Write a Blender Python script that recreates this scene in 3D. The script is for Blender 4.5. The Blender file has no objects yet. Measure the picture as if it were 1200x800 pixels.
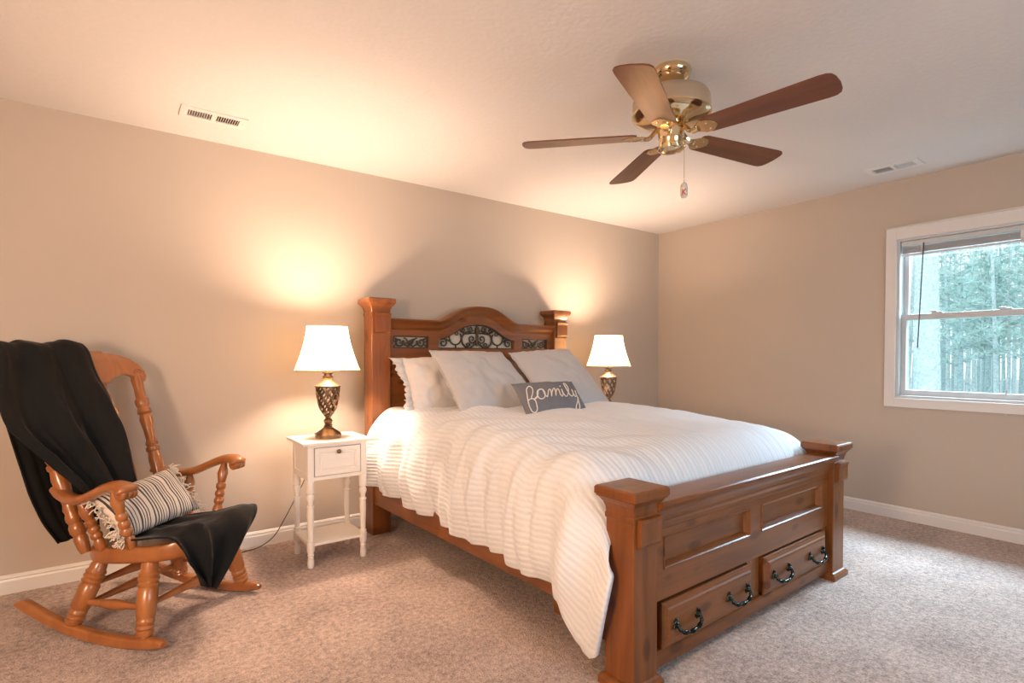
import bpy, bmesh, math, random
from mathutils import Vector, Matrix, noise
R = math.radians; PI = math.pi
sc = bpy.context.scene
col = sc.collection
# ---------------------------------------------------------------- camera
YAW, PIT, ROL, FPX, CYP = 0.63544, 0.0220, -0.00062, 636.12, 431.98
cam_d = bpy.data.cameras.new('camera'); cam = bpy.data.objects.new('camera', cam_d); col.objects.link(cam)
fw = Vector((math.sin(YAW)*math.cos(PIT), math.cos(YAW)*math.cos(PIT), -math.sin(PIT)))
rt = Vector((math.cos(YAW), -math.sin(YAW), 0)); up = rt.cross(fw)
r2 = rt*math.cos(ROL)+up*math.sin(ROL); u2 = up*math.cos(ROL)-rt*math.sin(ROL)
M = Matrix((r2, u2, -fw)).transposed().to_4x4(); M.translation = Vector((-4.57358, -3.64219, 1.17344))
cam.matrix_world = M
cam_d.sensor_width = 36; cam_d.lens = FPX/1200*36; cam_d.shift_y = (CYP-400)/1200; cam_d.clip_start = .05; cam_d.clip_end = 300
sc.camera = cam
# ---------------------------------------------------------------- light and exposure
sc.view_settings.view_transform = 'Standard'; sc.view_settings.look = 'None'
sc.view_settings.gamma = 1; sc.view_settings.use_curve_mapping = False
sc.view_settings.exposure = 1.0
sc.cycles.use_denoising = True
sc.cycles.max_bounces = 10; sc.cycles.diffuse_bounces = 6; sc.cycles.transparent_max_bounces = 24
sc.cycles.sample_clamp_indirect = 6
w = bpy.data.worlds.new('sky'); sc.world = w; w.use_nodes = True
wb = w.node_tree.nodes['Background']; wb.inputs[0].default_value = (.84, .93, 1, 1); wb.inputs[1].default_value = 1.02
def light(kind, name, loc, energy, color, **k):
    d = bpy.data.lights.new(name, kind); d.energy = energy; d.color = color
    for a, b in k.items(): setattr(d, a, b)
    o = bpy.data.objects.new(name, d); o.location = loc; col.objects.link(o); return o
LAMP_COL = (1, .71, .52)
LAMP_W = 46
sky = light('AREA', 'daylight_above_window', (1.5, -2.45, 2.9), 470, (.60, .79, 1), shape='RECTANGLE', size=2.0, size_y=.8)
sky.rotation_euler = (Vector((-1.2, -2.6, 0))-sky.location).to_track_quat('-Z', 'Y').to_euler()
win_l = light('AREA', 'added_fill_at_window', (-2.7, -5.62, 1.6), 46, (.60, .79, 1), shape='RECTANGLE', size=1.9, size_y=1.4)  # cool fill added behind the camera to brighten the room
win_l.rotation_euler = Vector((.0, 1, -.12)).to_track_quat('-Z', 'Z').to_euler()

room_l = light('POINT', 'added_warm_fill', (-5.75, -3.0, 1.25), 84, (1, .70, .50), shadow_soft_size=.22)  # warm fill added left of the view, no lamp stands there

# ---------------------------------------------------------------- helpers
def tag(o, label=None, cat=None, group=None, kind=None):
    if label: o['label'] = label
    if cat: o['category'] = cat
    if group: o['group'] = group
    if kind: o['kind'] = kind
    return o
def empty(name, loc=(0,0,0), rz=0, label=None, cat=None, group=None):
    o = bpy.data.objects.new(name, None); o.location = loc; o.rotation_euler = (0,0,rz); o.empty_display_size = .1
    col.objects.link(o); return tag(o, label, cat, group)
def obj(name, bm, mt, parent=None, smooth=False, auto=None, kind=None):
    bmesh.ops.recalc_face_normals(bm, faces=bm.faces[:])
    me = bpy.data.meshes.new(name); bm.to_mesh(me); bm.free()
    if smooth:
        me.polygons.foreach_set('use_smooth', [True]*len(me.polygons))
        if auto: me.set_sharp_from_angle(angle=R(auto))
    if mt: me.materials.append(mt)
    o = bpy.data.objects.new(name, me); col.objects.link(o)
    if parent: o.parent = parent
    if kind: o['kind'] = kind
    return o
def rebase(o, F):
    """meshes built in frame F become world placed, origin at the base of the thing"""
    tree = [o]+[c for c in o.children_recursive]
    vs = [F @ v.co for c in tree if c.type == 'MESH' for v in c.data.vertices]
    xs = [v.x for v in vs]; ys = [v.y for v in vs]; zs = [v.z for v in vs]
    b = Vector(((min(xs)+max(xs))/2, (min(ys)+max(ys))/2, min(zs)))
    T = Matrix.Translation(-b) @ F
    for c in tree:
        if c.type == 'MESH': c.data.transform(T)
    o.location = b
    return o
def copy_tree(o, parent=None):
    c = o.copy(); col.objects.link(c); c.parent = parent
    for ch in o.children: copy_tree(ch, c)
    return c
def box(bm, x0, x1, y0, y1, z0, z1, bev=0, seg=2):
    t = bmesh.new(); bmesh.ops.create_cube(t, size=1)
    for v in t.verts:
        v.co = Vector(((x0+x1)/2+v.co.x*(x1-x0), (y0+y1)/2+v.co.y*(y1-y0), (z0+z1)/2+v.co.z*(z1-z0)))
    if bev: bmesh.ops.bevel(t, geom=t.edges[:], offset=bev, segments=seg, affect='EDGES', profile=.6)
    join(bm, t)
def join(bm, t, Mx=None):
    if Mx is not None: bmesh.ops.transform(t, matrix=Mx, verts=t.verts[:])
    me = bpy.data.meshes.new('tmp'); t.to_mesh(me); t.free(); bm.from_mesh(me); bpy.data.meshes.remove(me)
def rings(bm, rs, close=True, cap=True):
    """loft a list of rings (lists of Vector)"""
    L = [[bm.verts.new(p) for p in r] for r in rs]; n = len(L[0])
    for a, b in zip(L, L[1:]):
        for i in range(n if close else n-1):
            j = (i+1) % n
            try: bm.faces.new((a[i], a[j], b[j], b[i]))
            except ValueError: pass
    if cap and close:
        for r in (L[0], L[-1]):
            try: bm.faces.new(r)
            except ValueError: pass
    return L
def frame_of(d):
    d = Vector(d).normalized(); a = Vector((0,0,1)) if abs(d.z) < .9 else Vector((1,0,0))
    x = a.cross(d).normalized(); return x, d.cross(x)
def lathe(bm, A, B, prof, seg=20):
    """prof: (t along A->B, radius)"""
    A = Vector(A); B = Vector(B); x, y = frame_of(B-A)
    rings(bm, [[A+(B-A)*t+(x*math.cos(2*PI*k/seg)+y*math.sin(2*PI*k/seg))*max(r,1e-4) for k in range(seg)] for t, r in prof])
def vlathe(bm, c, prof, seg=32):
    """prof: (z, r) about vertical axis through c"""
    rings(bm, [[Vector((c[0]+r*math.cos(2*PI*k/seg), c[1]+r*math.sin(2*PI*k/seg), c[2]+z)) for k in range(seg)] for z, r in prof])
def tube(bm, pts, rad, seg=8, flat=None):
    """tube along points; rad number or list; flat=(up vector, ratio) gives an elliptic section"""
    pts = [Vector(p) for p in pts]; n = len(pts)
    rs = rad if isinstance(rad, (list, tuple)) else [rad]*n
    out = []; px = None
    for i, p in enumerate(pts):
        d = (pts[min(i+1,n-1)]-pts[max(i-1,0)]).normalized()
        if px is None: px, _ = frame_of(d)
        px = (px-d*px.dot(d)).normalized(); py = d.cross(px)
        a, b = px, py
        if flat:
            a = (Vector(flat[0])-d*d.dot(Vector(flat[0]))).normalized(); b = d.cross(a); a = a*flat[1]
        out.append([p+(a*math.cos(2*PI*k/seg)+b*math.sin(2*PI*k/seg))*rs[i] for k in range(seg)])
    rings(bm, out)
def spline(P, n=8, closed=False):
    P = [Vector(p) for p in P]; out = []; m = len(P)
    for i in range(m if closed else m-1):
        p0 = P[(i-1) % m] if closed or i > 0 else P[0]*2-P[1]; p1 = P[i]; p2 = P[(i+1) % m]
        p3 = P[(i+2) % m] if closed or i < m-2 else P[-1]*2-P[-2]
        for k in range(n):
            t = k/n
            out.append(.5*((2*p1)+(p2-p0)*t+(2*p0-5*p1+4*p2-p3)*t*t+(3*p1-p0-3*p2+p3)*t**3))
    if not closed: out.append(P[-1])
    return out
def prism(bm, poly, mapf, lo, hi, bev=0):
    t = bmesh.new(); a = [t.verts.new(mapf(p, lo)) for p in poly]; b = [t.verts.new(mapf(p, hi)) for p in poly]
    n = len(poly)
    t.faces.new(a); t.faces.new(b)
    for i in range(n): t.faces.new((a[i], a[(i+1) % n], b[(i+1) % n], b[i]))
    bmesh.ops.recalc_face_normals(t, faces=t.faces[:])
    if bev:
        es = [e for e in t.edges if len(e.link_faces) == 2 and any(len(f.verts) > 4 or n == 4 for f in e.link_faces) and e.calc_face_angle(0) > R(40)]
        bmesh.ops.bevel(t, geom=es, offset=bev, segments=2, affect='EDGES')
    join(bm, t)
def square_stack(bm, x0, x1, y0, y1, prof, bevel=.003):
    """square 'lathe': prof = (z, extra half width)"""
    rs = []
    for z, e in prof:
        a, b, c, d = x0-e, x1+e, y0-e, y1+e; k = bevel
        rs.append([Vector(p) for p in ((a+k,c,z),(b-k,c,z),(b,c+k,z),(b,d-k,z),(b-k,d,z),(a+k,d,z),(a,d-k,z),(a,c+k,z))])
    rings(bm, rs)
def lerp(a, b, t): return a+(b-a)*t
def sstep(a, b, x):
    t = min(1, max(0, (x-a)/(b-a))); return t*t*(3-2*t)
def interp(tab, x):
    if x <= tab[0][0]: return tab[0][1]
    for (a, va), (b, vb) in zip(tab, tab[1:]):
        if x <= b: return va+(vb-va)*(x-a)/(b-a)
    return tab[-1][1]

# ---------------------------------------------------------------- materials
def nmat(name):
    m = bpy.data.materials.new(name); m.use_nodes = True; nt = m.node_tree
    return m, nt, nt.nodes['Principled BSDF']
def N(nt, t, **k):
    n = nt.nodes.new(t)
    for a, b in k.items():
        if a.startswith('i_'):
            key = a[2:].replace('_', ' ')
            n.inputs[int(key) if key.isdigit() else key].default_value = b
        else: setattr(n, a, b)
    return n
def ramp(nt, stops):
    n = nt.nodes.new('ShaderNodeValToRGB'); e = n.color_ramp.elements
    while len(e) < len(stops): e.new(.5)
    for k, (p, c) in enumerate(stops): e[k].position = p; e[k].color = (*c, 1)
    return n
def coords(nt, scale=(1,1,1), kind='Object'):
    t = N(nt, 'ShaderNodeTexCoord'); mp = N(nt, 'ShaderNodeMapping'); mp.inputs['Scale'].default_value = scale
    nt.links.new(t.outputs[kind], mp.inputs['Vector']); return mp.outputs['Vector']
def add_bump(nt, bs, h, strength, dist=.01):
    b = N(nt, 'ShaderNodeBump'); b.inputs['Strength'].default_value = strength; b.inputs['Distance'].default_value = dist
    nt.links.new(h, b.inputs['Height']); nt.links.new(b.outputs['Normal'], bs.inputs['Normal']); return b
def plain(name, c, rough=.5, metal=0, nscale=0, nstr=.1, vary=0, dist=.005, **k):
    m, nt, bs = nmat(name); bs.inputs['Base Color'].default_value = (*c, 1); bs.inputs['Roughness'].default_value = rough; bs.inputs['Metallic'].default_value = metal
    for a, b in k.items(): bs.inputs[a.replace('_', ' ')].default_value = b
    v = coords(nt)
    n = N(nt, 'ShaderNodeTexNoise', i_Scale=nscale or 30.0, i_Detail=4.0); nt.links.new(v, n.inputs['Vector'])
    if vary:
        r = ramp(nt, [(.3, tuple(x*(1-vary) for x in c)), (.7, tuple(min(1, x*(1+vary)) for x in c))])
        nt.links.new(n.outputs['Fac'], r.inputs['Fac']); nt.links.new(r.outputs['Color'], bs.inputs['Base Color'])
    if nscale: add_bump(nt, bs, n.outputs['Fac'], nstr, dist)
    return m
def wood(name, dark, mid, lite, rough=.35, scale=(14, 14, 1.2), knots=True, coat=.12):
    m, nt, bs = nmat(name); v = coords(nt, scale)
    n = N(nt, 'ShaderNodeTexNoise', i_Scale=1.0, i_Detail=6.0, i_Roughness=.6, i_Distortion=.8); nt.links.new(v, n.inputs['Vector'])
    r = ramp(nt, [(.25, dark), (.5, mid), (.78, lite)]); nt.links.new(n.outputs['Fac'], r.inputs['Fac'])
    colr = r.outputs['Color']
    if knots:
        v2 = coords(nt, (scale[0]*.45, scale[1]*.45, scale[2]*2.2)) if scale[2] < scale[0] else coords(nt, (scale[0]*2.2, scale[1]*.45, scale[2]*.45))
        vo = N(nt, 'ShaderNodeTexVoronoi', i_Scale=1.6); nt.links.new(v2, vo.inputs['Vector'])
        kr = ramp(nt, [(.0, (.08, .05, .04)), (.16, (.32, .25, .22)), (.24, (1, 1, 1))]); nt.links.new(vo.outputs['Distance'], kr.inputs['Fac'])
        mx = N(nt, 'ShaderNodeMix', data_type='RGBA', blend_type='MULTIPLY'); mx.inputs[0].default_value = .65
        nt.links.new(colr, mx.inputs[6]); nt.links.new(kr.outputs['Color'], mx.inputs[7]); colr = mx.outputs[2]
    nt.links.new(colr, bs.inputs['Base Color']); bs.inputs['Roughness'].default_value = rough
    bs.inputs['Coat Weight'].default_value = coat; bs.inputs['Coat Roughness'].default_value = .2
    add_bump(nt, bs, n.outputs['Fac'], .08, .004)
    return m

PW_D, PW_M, PW_L = (.095, .029, .006), (.185, .060, .013), (.26, .088, .021)
pine_v = wood('stained_pine_upright', PW_D, PW_M, PW_L)
pine_h = wood('stained_pine_across', PW_D, PW_M, PW_L, scale=(1.2, 14, 14))
pine_l = wood('stained_pine_lengthwise', PW_D, PW_M, PW_L, scale=(14, 1.2, 14), knots=False)
oak = wood('honey_oak', (.24, .075, .018), (.32, .110, .028), (.40, .155, .045), rough=.28, scale=(9, 9, 1.5), knots=False, coat=.5)
walnut = wood('walnut_blade', (.075, .022, .008), (.135, .042, .015), (.19, .065, .024), rough=.35, scale=(1.2, 16, 16), knots=False, coat=.12)
white_paint = plain('white_painted_wood', (.80, .76, .70), .4, nscale=20, nstr=.03)
trim_white = plain('white_trim_paint', (.68, .66, .63), .38)
vinyl = plain('window_vinyl', (.52, .54, .54), .35)
wall_paint = plain('greige_wall_paint', (.47, .405, .335), .7, nscale=140, nstr=.08, dist=.002)
ceil_paint = plain('textured_ceiling_paint', (.65, .625, .60), .85, nscale=46, nstr=.25, dist=.006, vary=.015)
brass = plain('polished_brass', (.78, .62, .38), .12, 1.0)
brass_dull = plain('champagne_metal', (.62, .50, .36), .35, .85)
bronze = plain('antique_bronze', (.20, .125, .07), .32, .9, nscale=60, nstr=.2, vary=.35)
iron = plain('dark_scroll_iron', (.060, .048, .034), .5, .5)
pull_metal = plain('blackened_pull_metal', (.028, .035, .03), .22, .9)
black = plain('black_plastic', (.012, .012, .012), .5)
duct_shade = plain('duct_shade_paint', (.035, .025, .02), .8)  # dark colour standing in for shade inside the vents
cotton = plain('cotton_pillowcase', (.66, .645, .64), .9, nscale=9, nstr=.25, dist=.02)
cotton_sham = plain('sham_cotton', (.47, .475, .49), .9, nscale=7, nstr=.2, dist=.02)
gray_cloth = plain('slate_gray_cloth', (.165, .17, .19), .9, nscale=220, nstr=.25, dist=.002)
rope_mat = plain('cream_cord', (.78, .72, .64), .8, nscale=300, nstr=.4, dist=.002)
velvet = plain('black_plush_throw', (.006, .006, .006), .85, nscale=24, nstr=.3, dist=.01, Sheen_Weight=.14, Sheen_Roughness=.25, Specular_IOR_Level=.22)
velvet.node_tree.nodes['Principled BSDF'].inputs['Sheen Tint'].default_value = (.65, .68, .72, 1)
fringe_mat = plain('cream_yarn', (.62, .55, .46), .9)
red_enamel = plain('red_enamel', (.5, .01, .02), .3)
glassbead = plain('pale_pendant', (.55, .52, .47), .15, nscale=60, nstr=.2, vary=.3)

# carpet
carpet, nt, bs = nmat('plush_beige_carpet')
v = coords(nt)
n1 = N(nt, 'ShaderNodeTexNoise', i_Scale=150.0, i_Detail=3.0); n2 = N(nt, 'ShaderNodeTexNoise', i_Scale=44.0, i_Detail=4.0); n3 = N(nt, 'ShaderNodeTexNoise', i_Scale=3.2, i_Detail=3.0)
for n in (n1, n2, n3): nt.links.new(v, n.inputs['Vector'])
ad = N(nt, 'ShaderNodeMath', operation='ADD'); nt.links.new(n1.outputs['Fac'], ad.inputs[0]); nt.links.new(n2.outputs['Fac'], ad.inputs[1])
ad2 = N(nt, 'ShaderNodeMath', operation='MULTIPLY_ADD'); ad2.inputs[1].default_value = .6; nt.links.new(n3.outputs['Fac'], ad2.inputs[0]); nt.links.new(ad.outputs[0], ad2.inputs[2])
rr = ramp(nt, [(.0, (.13, .085, .065)), (1., (.80, .62, .53))])
mr = N(nt, 'ShaderNodeMapRange'); mr.inputs[1].default_value = .85; mr.inputs[2].default_value = 1.75
nt.links.new(ad2.outputs[0], mr.inputs[0]); nt.links.new(mr.outputs[0], rr.inputs['Fac']); nt.links.new(rr.outputs['Color'], bs.inputs['Base Color'])
bs.inputs['Roughness'].default_value = 1; bs.inputs['Specular IOR Level'].default_value = .1; bs.inputs['Sheen Weight'].default_value = .25
add_bump(nt, bs, ad.outputs[0], .9, .012)

# duvet: white cotton with fine gathered rows running along the bed (UV x counts the rows)
duvet_m, nt, bs = nmat('white_ruched_duvet')
uv = N(nt, 'ShaderNodeTexCoord'); sep = N(nt, 'ShaderNodeSeparateXYZ'); nt.links.new(uv.outputs['UV'], sep.inputs[0])
nz = N(nt, 'ShaderNodeTexNoise', i_Scale=55.0, i_Detail=3.0); nt.links.new(coords(nt, (1,1,1)), nz.inputs['Vector'])
wv = N(nt, 'ShaderNodeMath', operation='MULTIPLY'); wv.inputs[1].default_value = 2*PI/.026; nt.links.new(sep.outputs['X'], wv.inputs[0])
w2 = N(nt, 'ShaderNodeMath', operation='MULTIPLY_ADD'); w2.inputs[1].default_value = 2.2; nt.links.new(nz.outputs['Fac'], w2.inputs[0]); nt.links.new(wv.outputs[0], w2.inputs[2])
sn = N(nt, 'ShaderNodeMath', operation='SINE'); nt.links.new(w2.outputs[0], sn.inputs[0])
hn = N(nt, 'ShaderNodeMath', operation='MULTIPLY_ADD'); hn.inputs[1].default_value = .35; nt.links.new(sn.outputs[0], hn.inputs[0]); nt.links.new(nz.outputs['Fac'], hn.inputs[2])
rr = ramp(nt, [(.0, (.66, .69, .72)), (.5, (.72, .75, .79))]); mr = N(nt, 'ShaderNodeMapRange'); mr.inputs[1].default_value = -1; mr.inputs[2].default_value = 1
nt.links.new(sn.outputs[0], mr.inputs[0]); nt.links.new(mr.outputs[0], rr.inputs['Fac']); nt.links.new(rr.outputs['Color'], bs.inputs['Base Color'])
bs.inputs['Roughness'].default_value = .75; bs.inputs['Sheen Weight'].default_value = .2
add_bump(nt, bs, hn.outputs[0], .30, .008)

# striped pillow (UV x runs along the pillow)
stripe_m, nt, bs = nmat('striped_woven_cotton')
uv = N(nt, 'ShaderNodeTexCoord'); sep = N(nt, 'ShaderNodeSeparateXYZ'); nt.links.new(uv.outputs['UV'], sep.inputs[0])
cr = nt.nodes.new('ShaderNodeValToRGB'); cr.color_ramp.interpolation = 'CONSTANT'
D_, C_ = (.055, .055, .065, 1), (.70, .64, .57, 1)
st = [(0, C_), (.10, D_), (.16, C_), (.22, D_), (.27, C_), (.33, D_), (.37, C_), (.42, D_), (.45, C_), (.52, D_), (.545, C_), (.62, D_), (.68, C_), (.73, D_), (.76, C_), (.82, D_), (.86, C_), (.92, D_), (.96, C_)]
e = cr.color_ramp.elements
while len(e) < len(st): e.new(.5)
for k, (p_, c_) in enumerate(st): e[k].position = p_; e[k].color = c_
mu = N(nt, 'ShaderNodeMath', operation='MULTIPLY'); mu.inputs[1].default_value = 3.0; fr = N(nt, 'ShaderNodeMath', operation='FRACT')
nt.links.new(sep.outputs['X'], mu.inputs[0]); nt.links.new(mu.outputs[0], fr.inputs[0]); nt.links.new(fr.outputs[0], cr.inputs['Fac']); nt.links.new(cr.outputs['Color'], bs.inputs['Base Color'])
bs.inputs['Roughness'].default_value = .95
nz = N(nt, 'ShaderNodeTexNoise', i_Scale=250.0); nt.links.new(coords(nt), nz.inputs['Vector']); add_bump(nt, bs, nz.outputs['Fac'], .4, .003)

# lamp shade: cloth lit through by its bulb
shade_m = bpy.data.materials.new('cream_lamp_shade'); shade_m.use_nodes = True; nt = shade_m.node_tree; nt.nodes.clear()
o_ = N(nt, 'ShaderNodeOutputMaterial'); tr = N(nt, 'ShaderNodeBsdfTranslucent'); df = N(nt, 'ShaderNodeBsdfDiffuse'); mx = N(nt, 'ShaderNodeMixShader'); em = N(nt, 'ShaderNodeEmission'); as_ = N(nt, 'ShaderNodeAddShader')
tr.inputs[0].default_value = (.58, .44, .24, 1); df.inputs[0].default_value = (.6, .5, .36, 1); mx.inputs[0].default_value = .45
em.inputs[0].default_value = (1, .66, .33, 1); em.inputs[1].default_value = .2
nt.links.new(tr.outputs[0], mx.inputs[1]); nt.links.new(df.outputs[0], mx.inputs[2]); nt.links.new(mx.outputs[0], as_.inputs[0]); nt.links.new(em.outputs[0], as_.inputs[1]); nt.links.new(as_.outputs[0], o_.inputs[0])
# glass pane
glass_m = bpy.data.materials.new('window_glass'); glass_m.use_nodes = True; nt = glass_m.node_tree; nt.nodes.clear()
o_ = N(nt, 'ShaderNodeOutputMaterial'); tp = N(nt, 'ShaderNodeBsdfTransparent'); gl = N(nt, 'ShaderNodeBsdfGlossy'); mx = N(nt, 'ShaderNodeMixShader')
tp.inputs[0].default_value = (.93, .98, .98, 1); gl.inputs['Roughness'].default_value = .02; mx.inputs[0].default_value = .05
nt.links.new(tp.outputs[0], mx.inputs[1]); nt.links.new(gl.outputs[0], mx.inputs[2]); nt.links.new(mx.outputs[0], o_.inputs[0])

# ---------------------------------------------------------------- room
XL, YF, H, TW = -6.2, -5.2, 2.44, .14
b = bmesh.new(); box(b, XL-TW, TW, YF-TW, TW, -.15, 0); obj('floor', b, carpet, kind='structure')
b = bmesh.new(); box(b, XL-TW, TW, YF-TW, TW, H, H+.15); obj('ceiling', b, ceil_paint, kind='structure')
b = bmesh.new(); box(b, XL-TW, TW, 0, TW, 0, H); obj('wall_back', b, wall_paint, kind='structure')
b = bmesh.new(); box(b, XL-TW, XL, YF, 0, 0, H); obj('wall_left', b, wall_paint, kind='structure')
WY0, WY1, WZ0, WZ1 = -2.945, -2.122, .872, 2.018
b = bmesh.new(); box(b, 0, TW, YF, WY0, 0, H); box(b, 0, TW, WY1, 0, 0, H); box(b, 0, TW, WY0, WY1, 0, WZ0); box(b, 0, TW, WY0, WY1, WZ1, H)
obj('wall_right', b, wall_paint, kind='structure')
FX0, FX1, FZ0, FZ1 = -3.5, -1.9, .85, 2.05
b = bmesh.new(); box(b, XL, FX0, YF-TW, YF, 0, H); box(b, FX1, 0, YF-TW, YF, 0, H); box(b, FX0, FX1, YF-TW, YF, 0, FZ0); box(b, FX0, FX1, YF-TW, YF, FZ1, H)
obj('wall_front', b, wall_paint, kind='structure')
def baseboard(name, f, L0, L1):
    prof = [(0, 0), (.015, 0), (.015, .062), (.011, .072), (.013, .078), (.007, .088), (.0, .092)]
    b = bmesh.new(); rings(b, [[f(s, d, z) for d, z in prof] for s in (L0, L1)]); obj(name, b, trim_white, kind='structure')
baseboard('baseboard_back', lambda s, d, z: Vector((s, -d, z)), XL, 0)
baseboard('baseboard_right', lambda s, d, z: Vector((-d, s, z)), YF, 0)
baseboard('baseboard_left', lambda s, d, z: Vector((XL+d, s, z)), YF, 0)
baseboard('baseboard_front', lambda s, d, z: Vector((s, YF+d, z)), XL, 0)

def window(name, f, a0, a1, z0, z1, locks=True):
    """f(a, d, z): a along wall, d = depth outwards from the inner wall face"""
    def bx(b, a_0, a_1, d0, d1, z_0, z_1, bev=.002):
        t = bmesh.new(); box(t, a_0, a_1, d0, d1, z_0, z_1, bev)
        for v in t.verts: v.co = f(*v.co)
        join(b, t)
    root = empty(name); root['kind'] = 'structure'
    cw = .062
    b = bmesh.new()
    bx(b, a0-cw, a0+.004, -.018, .002, z0-cw, z1+cw*1.25, .003); bx(b, a1-.004, a1+cw, -.018, .002, z0-cw, z1+cw*1.25, .003)
    bx(b, a0+.004, a1-.004, -.0175, .002, z1-.004, z1+cw*1.25-.0005, .002); bx(b, a0+.004, a1-.004, -.0175, .002, z0-cw+.0005, z0+.004, .002)
    bx(b, a0-cw-.004, a1+cw+.004, -.024, .0, z1+cw*1.25, z1+cw*1.25+.008, .002)
    obj('window_casing', b, trim_white, root)
    b = bmesh.new()
    for q in ((a0, a0+.022, z0, z1), (a1-.022, a1, z0, z1), (a0+.022, a1-.022, z1-.02, z1), (a0+.022, a1-.022, z0, z0+.022)): bx(b, q[0], q[1], .0, TW-.005, q[2], q[3], .001)
    obj('window_jamb', b, vinyl, root)
    zm = (z0+z1)/2+.01
    for nm, d0, lo, hi in (('upper_sash', .085, zm-.02, z1-.02), ('lower_sash', .045, z0+.02, zm+.022)):
        b = bmesh.new(); fr_ = .03; A0, A1 = a0+.022, a1-.022
        bx(b, A0, A0+fr_, d0, d0+.03, lo, hi, .003); bx(b, A1-fr_, A1, d0, d0+.03, lo, hi, .003)
        bx(b, A0+fr_, A1-fr_, d0, d0+.03, hi-(.042 if nm == 'lower_sash' else .03), hi, .003); bx(b, A0+fr_, A1-fr_, d0, d0+.03, lo, lo+(.042 if nm == 'lower_sash' else .034), .003)
        s = obj(nm, b, vinyl, root)
        b = bmesh.new(); bx(b, A0+fr_-.005, A1-fr_+.005, d0+.012, d0+.016, lo+.03, hi-.03, 0); obj('window_pane', b, glass_m, s)
    if locks:
        for t in (.28, .72):
            b = bmesh.new(); c_ = lerp(a1, a0, t)
            bx(b, c_-.030, c_+.030, .038, .075, zm+.021, zm+.031, .003); bx(b, c_-.004, c_+.034, .030, .048, zm+.030, zm+.040, .003)
            obj('sash_lock', b, vinyl, root)
    return root
window('window_1', lambda a, d, z: Vector((d, a, z)), WY0, WY1, WZ0, WZ1)
window('added_window', lambda a, d, z: Vector((a, YF-d, z)), FX0, FX1, FZ0, FZ1)  # unseen window added behind the camera to let the cool fill in

# ---------------------------------------------------------------- bed (frame: x across, y towards the wall, 0 at the headboard post faces)
BO = Vector((-2.33856, -.22748, 0)); BROT = .0270
BF = Matrix.Translation(BO) @ Matrix.Rotation(BROT, 4, 'Z')
bed = empty('bed', BO, BROT, 'stained pine panel bed with scroll ironwork headboard and footboard drawers', 'bed')
HW, PWD, PDP = .8695, .1306, .126     # half width, post width, post depth
HZ, FZ_ = 1.561, .716
def post(name, xs, y0, top, corb, plinth):
    x0, x1 = xs; y1 = y0+PDP
    b = bmesh.new()
    pr = []
    if plinth: pr += [(0, .020), (.022, .020), (.034, .010), (.038, .0015)]
    else: pr += [(0, 0)]
    pr += [(top-.118, 0), (top-.112, .004), (top-.098, .004), (top-.094, .001), (top-.075, .003), (top-.058, .009), (top-.045, .018), (top-.036, .027), (top-.032, .027), (top-.030, .031), (top-.008, .031), (top-.002, .027), (top, .022)]
    square_stack(b, x0, x1, y0, y1, pr)
    p = obj(name, b, pine_v, bed)
    # applied corbel block on the face
    b = bmesh.new(); zt = top-.100; zb = zt-corb
    prof = [(0, zb-.004), (-.012, zb), (-.018, zb+.008), (-.020, zb+.02), (-.020, zt-.022), (-.023, zt-.016), (-.027, zt-.008), (-.024, zt), (0, zt)]
    rings(b, [[Vector((xx, y0+d, z)) for d, z in prof] for xx in (x0+.016, x1-.003)])
    obj('corbel', b, pine_v, p)
    return p
for s in (-1, 1):
    xs = (-HW, -HW+PWD) if s < 0 else (HW-PWD, HW)
    post('headboard_post', xs, 0, HZ, .125, False)
    post('footboard_post', xs, -2.159, FZ_, .10, True)
# headboard
IN = HW-PWD
def htop(x):
    t = min(1, abs(x)/.375)
    return 1.432+.118*(.5+.5*math.cos(PI*t**1.35))
def lun(x):
    t = min(1, abs(x)/.345); return 1.302+.115*(.5+.5*math.cos(PI*t**1.25))
HY0, HY1 = .045, .085
b = bmesh.new()
mapf = lambda p, d: Vector((p[0], d, p[1]))
prism(b, [(-IN, 1.165), (IN, 1.165), (IN, 1.234), (-IN, 1.234)], mapf, HY0, HY1)
for a0, a1 in ((-IN, -.695), (-.425, -.345), (.345, .425), (.695, IN)): prism(b, [(a0, 1.234), (a1, 1.234), (a1, 1.33), (a0, 1.33)], mapf, HY0, HY1)
n = 80
xs = sorted(set([-IN+2*IN*i/n for i in range(n+1)]+[-.695, -.425, -.345, .345, .425, .695]))
for a, c in zip(xs, xs[1:]):
    m_ = (a+c)/2
    lo = (lambda q: lun(q)) if abs(m_) < .345 else (lambda q: 1.318 if .425 < abs(m_) < .695 else 1.33)
    prism(b, [(a, lo(a)), (c, lo(c)), (c, htop(c)-.01), (a, htop(a)-.01)], mapf, HY0, HY1)
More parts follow.
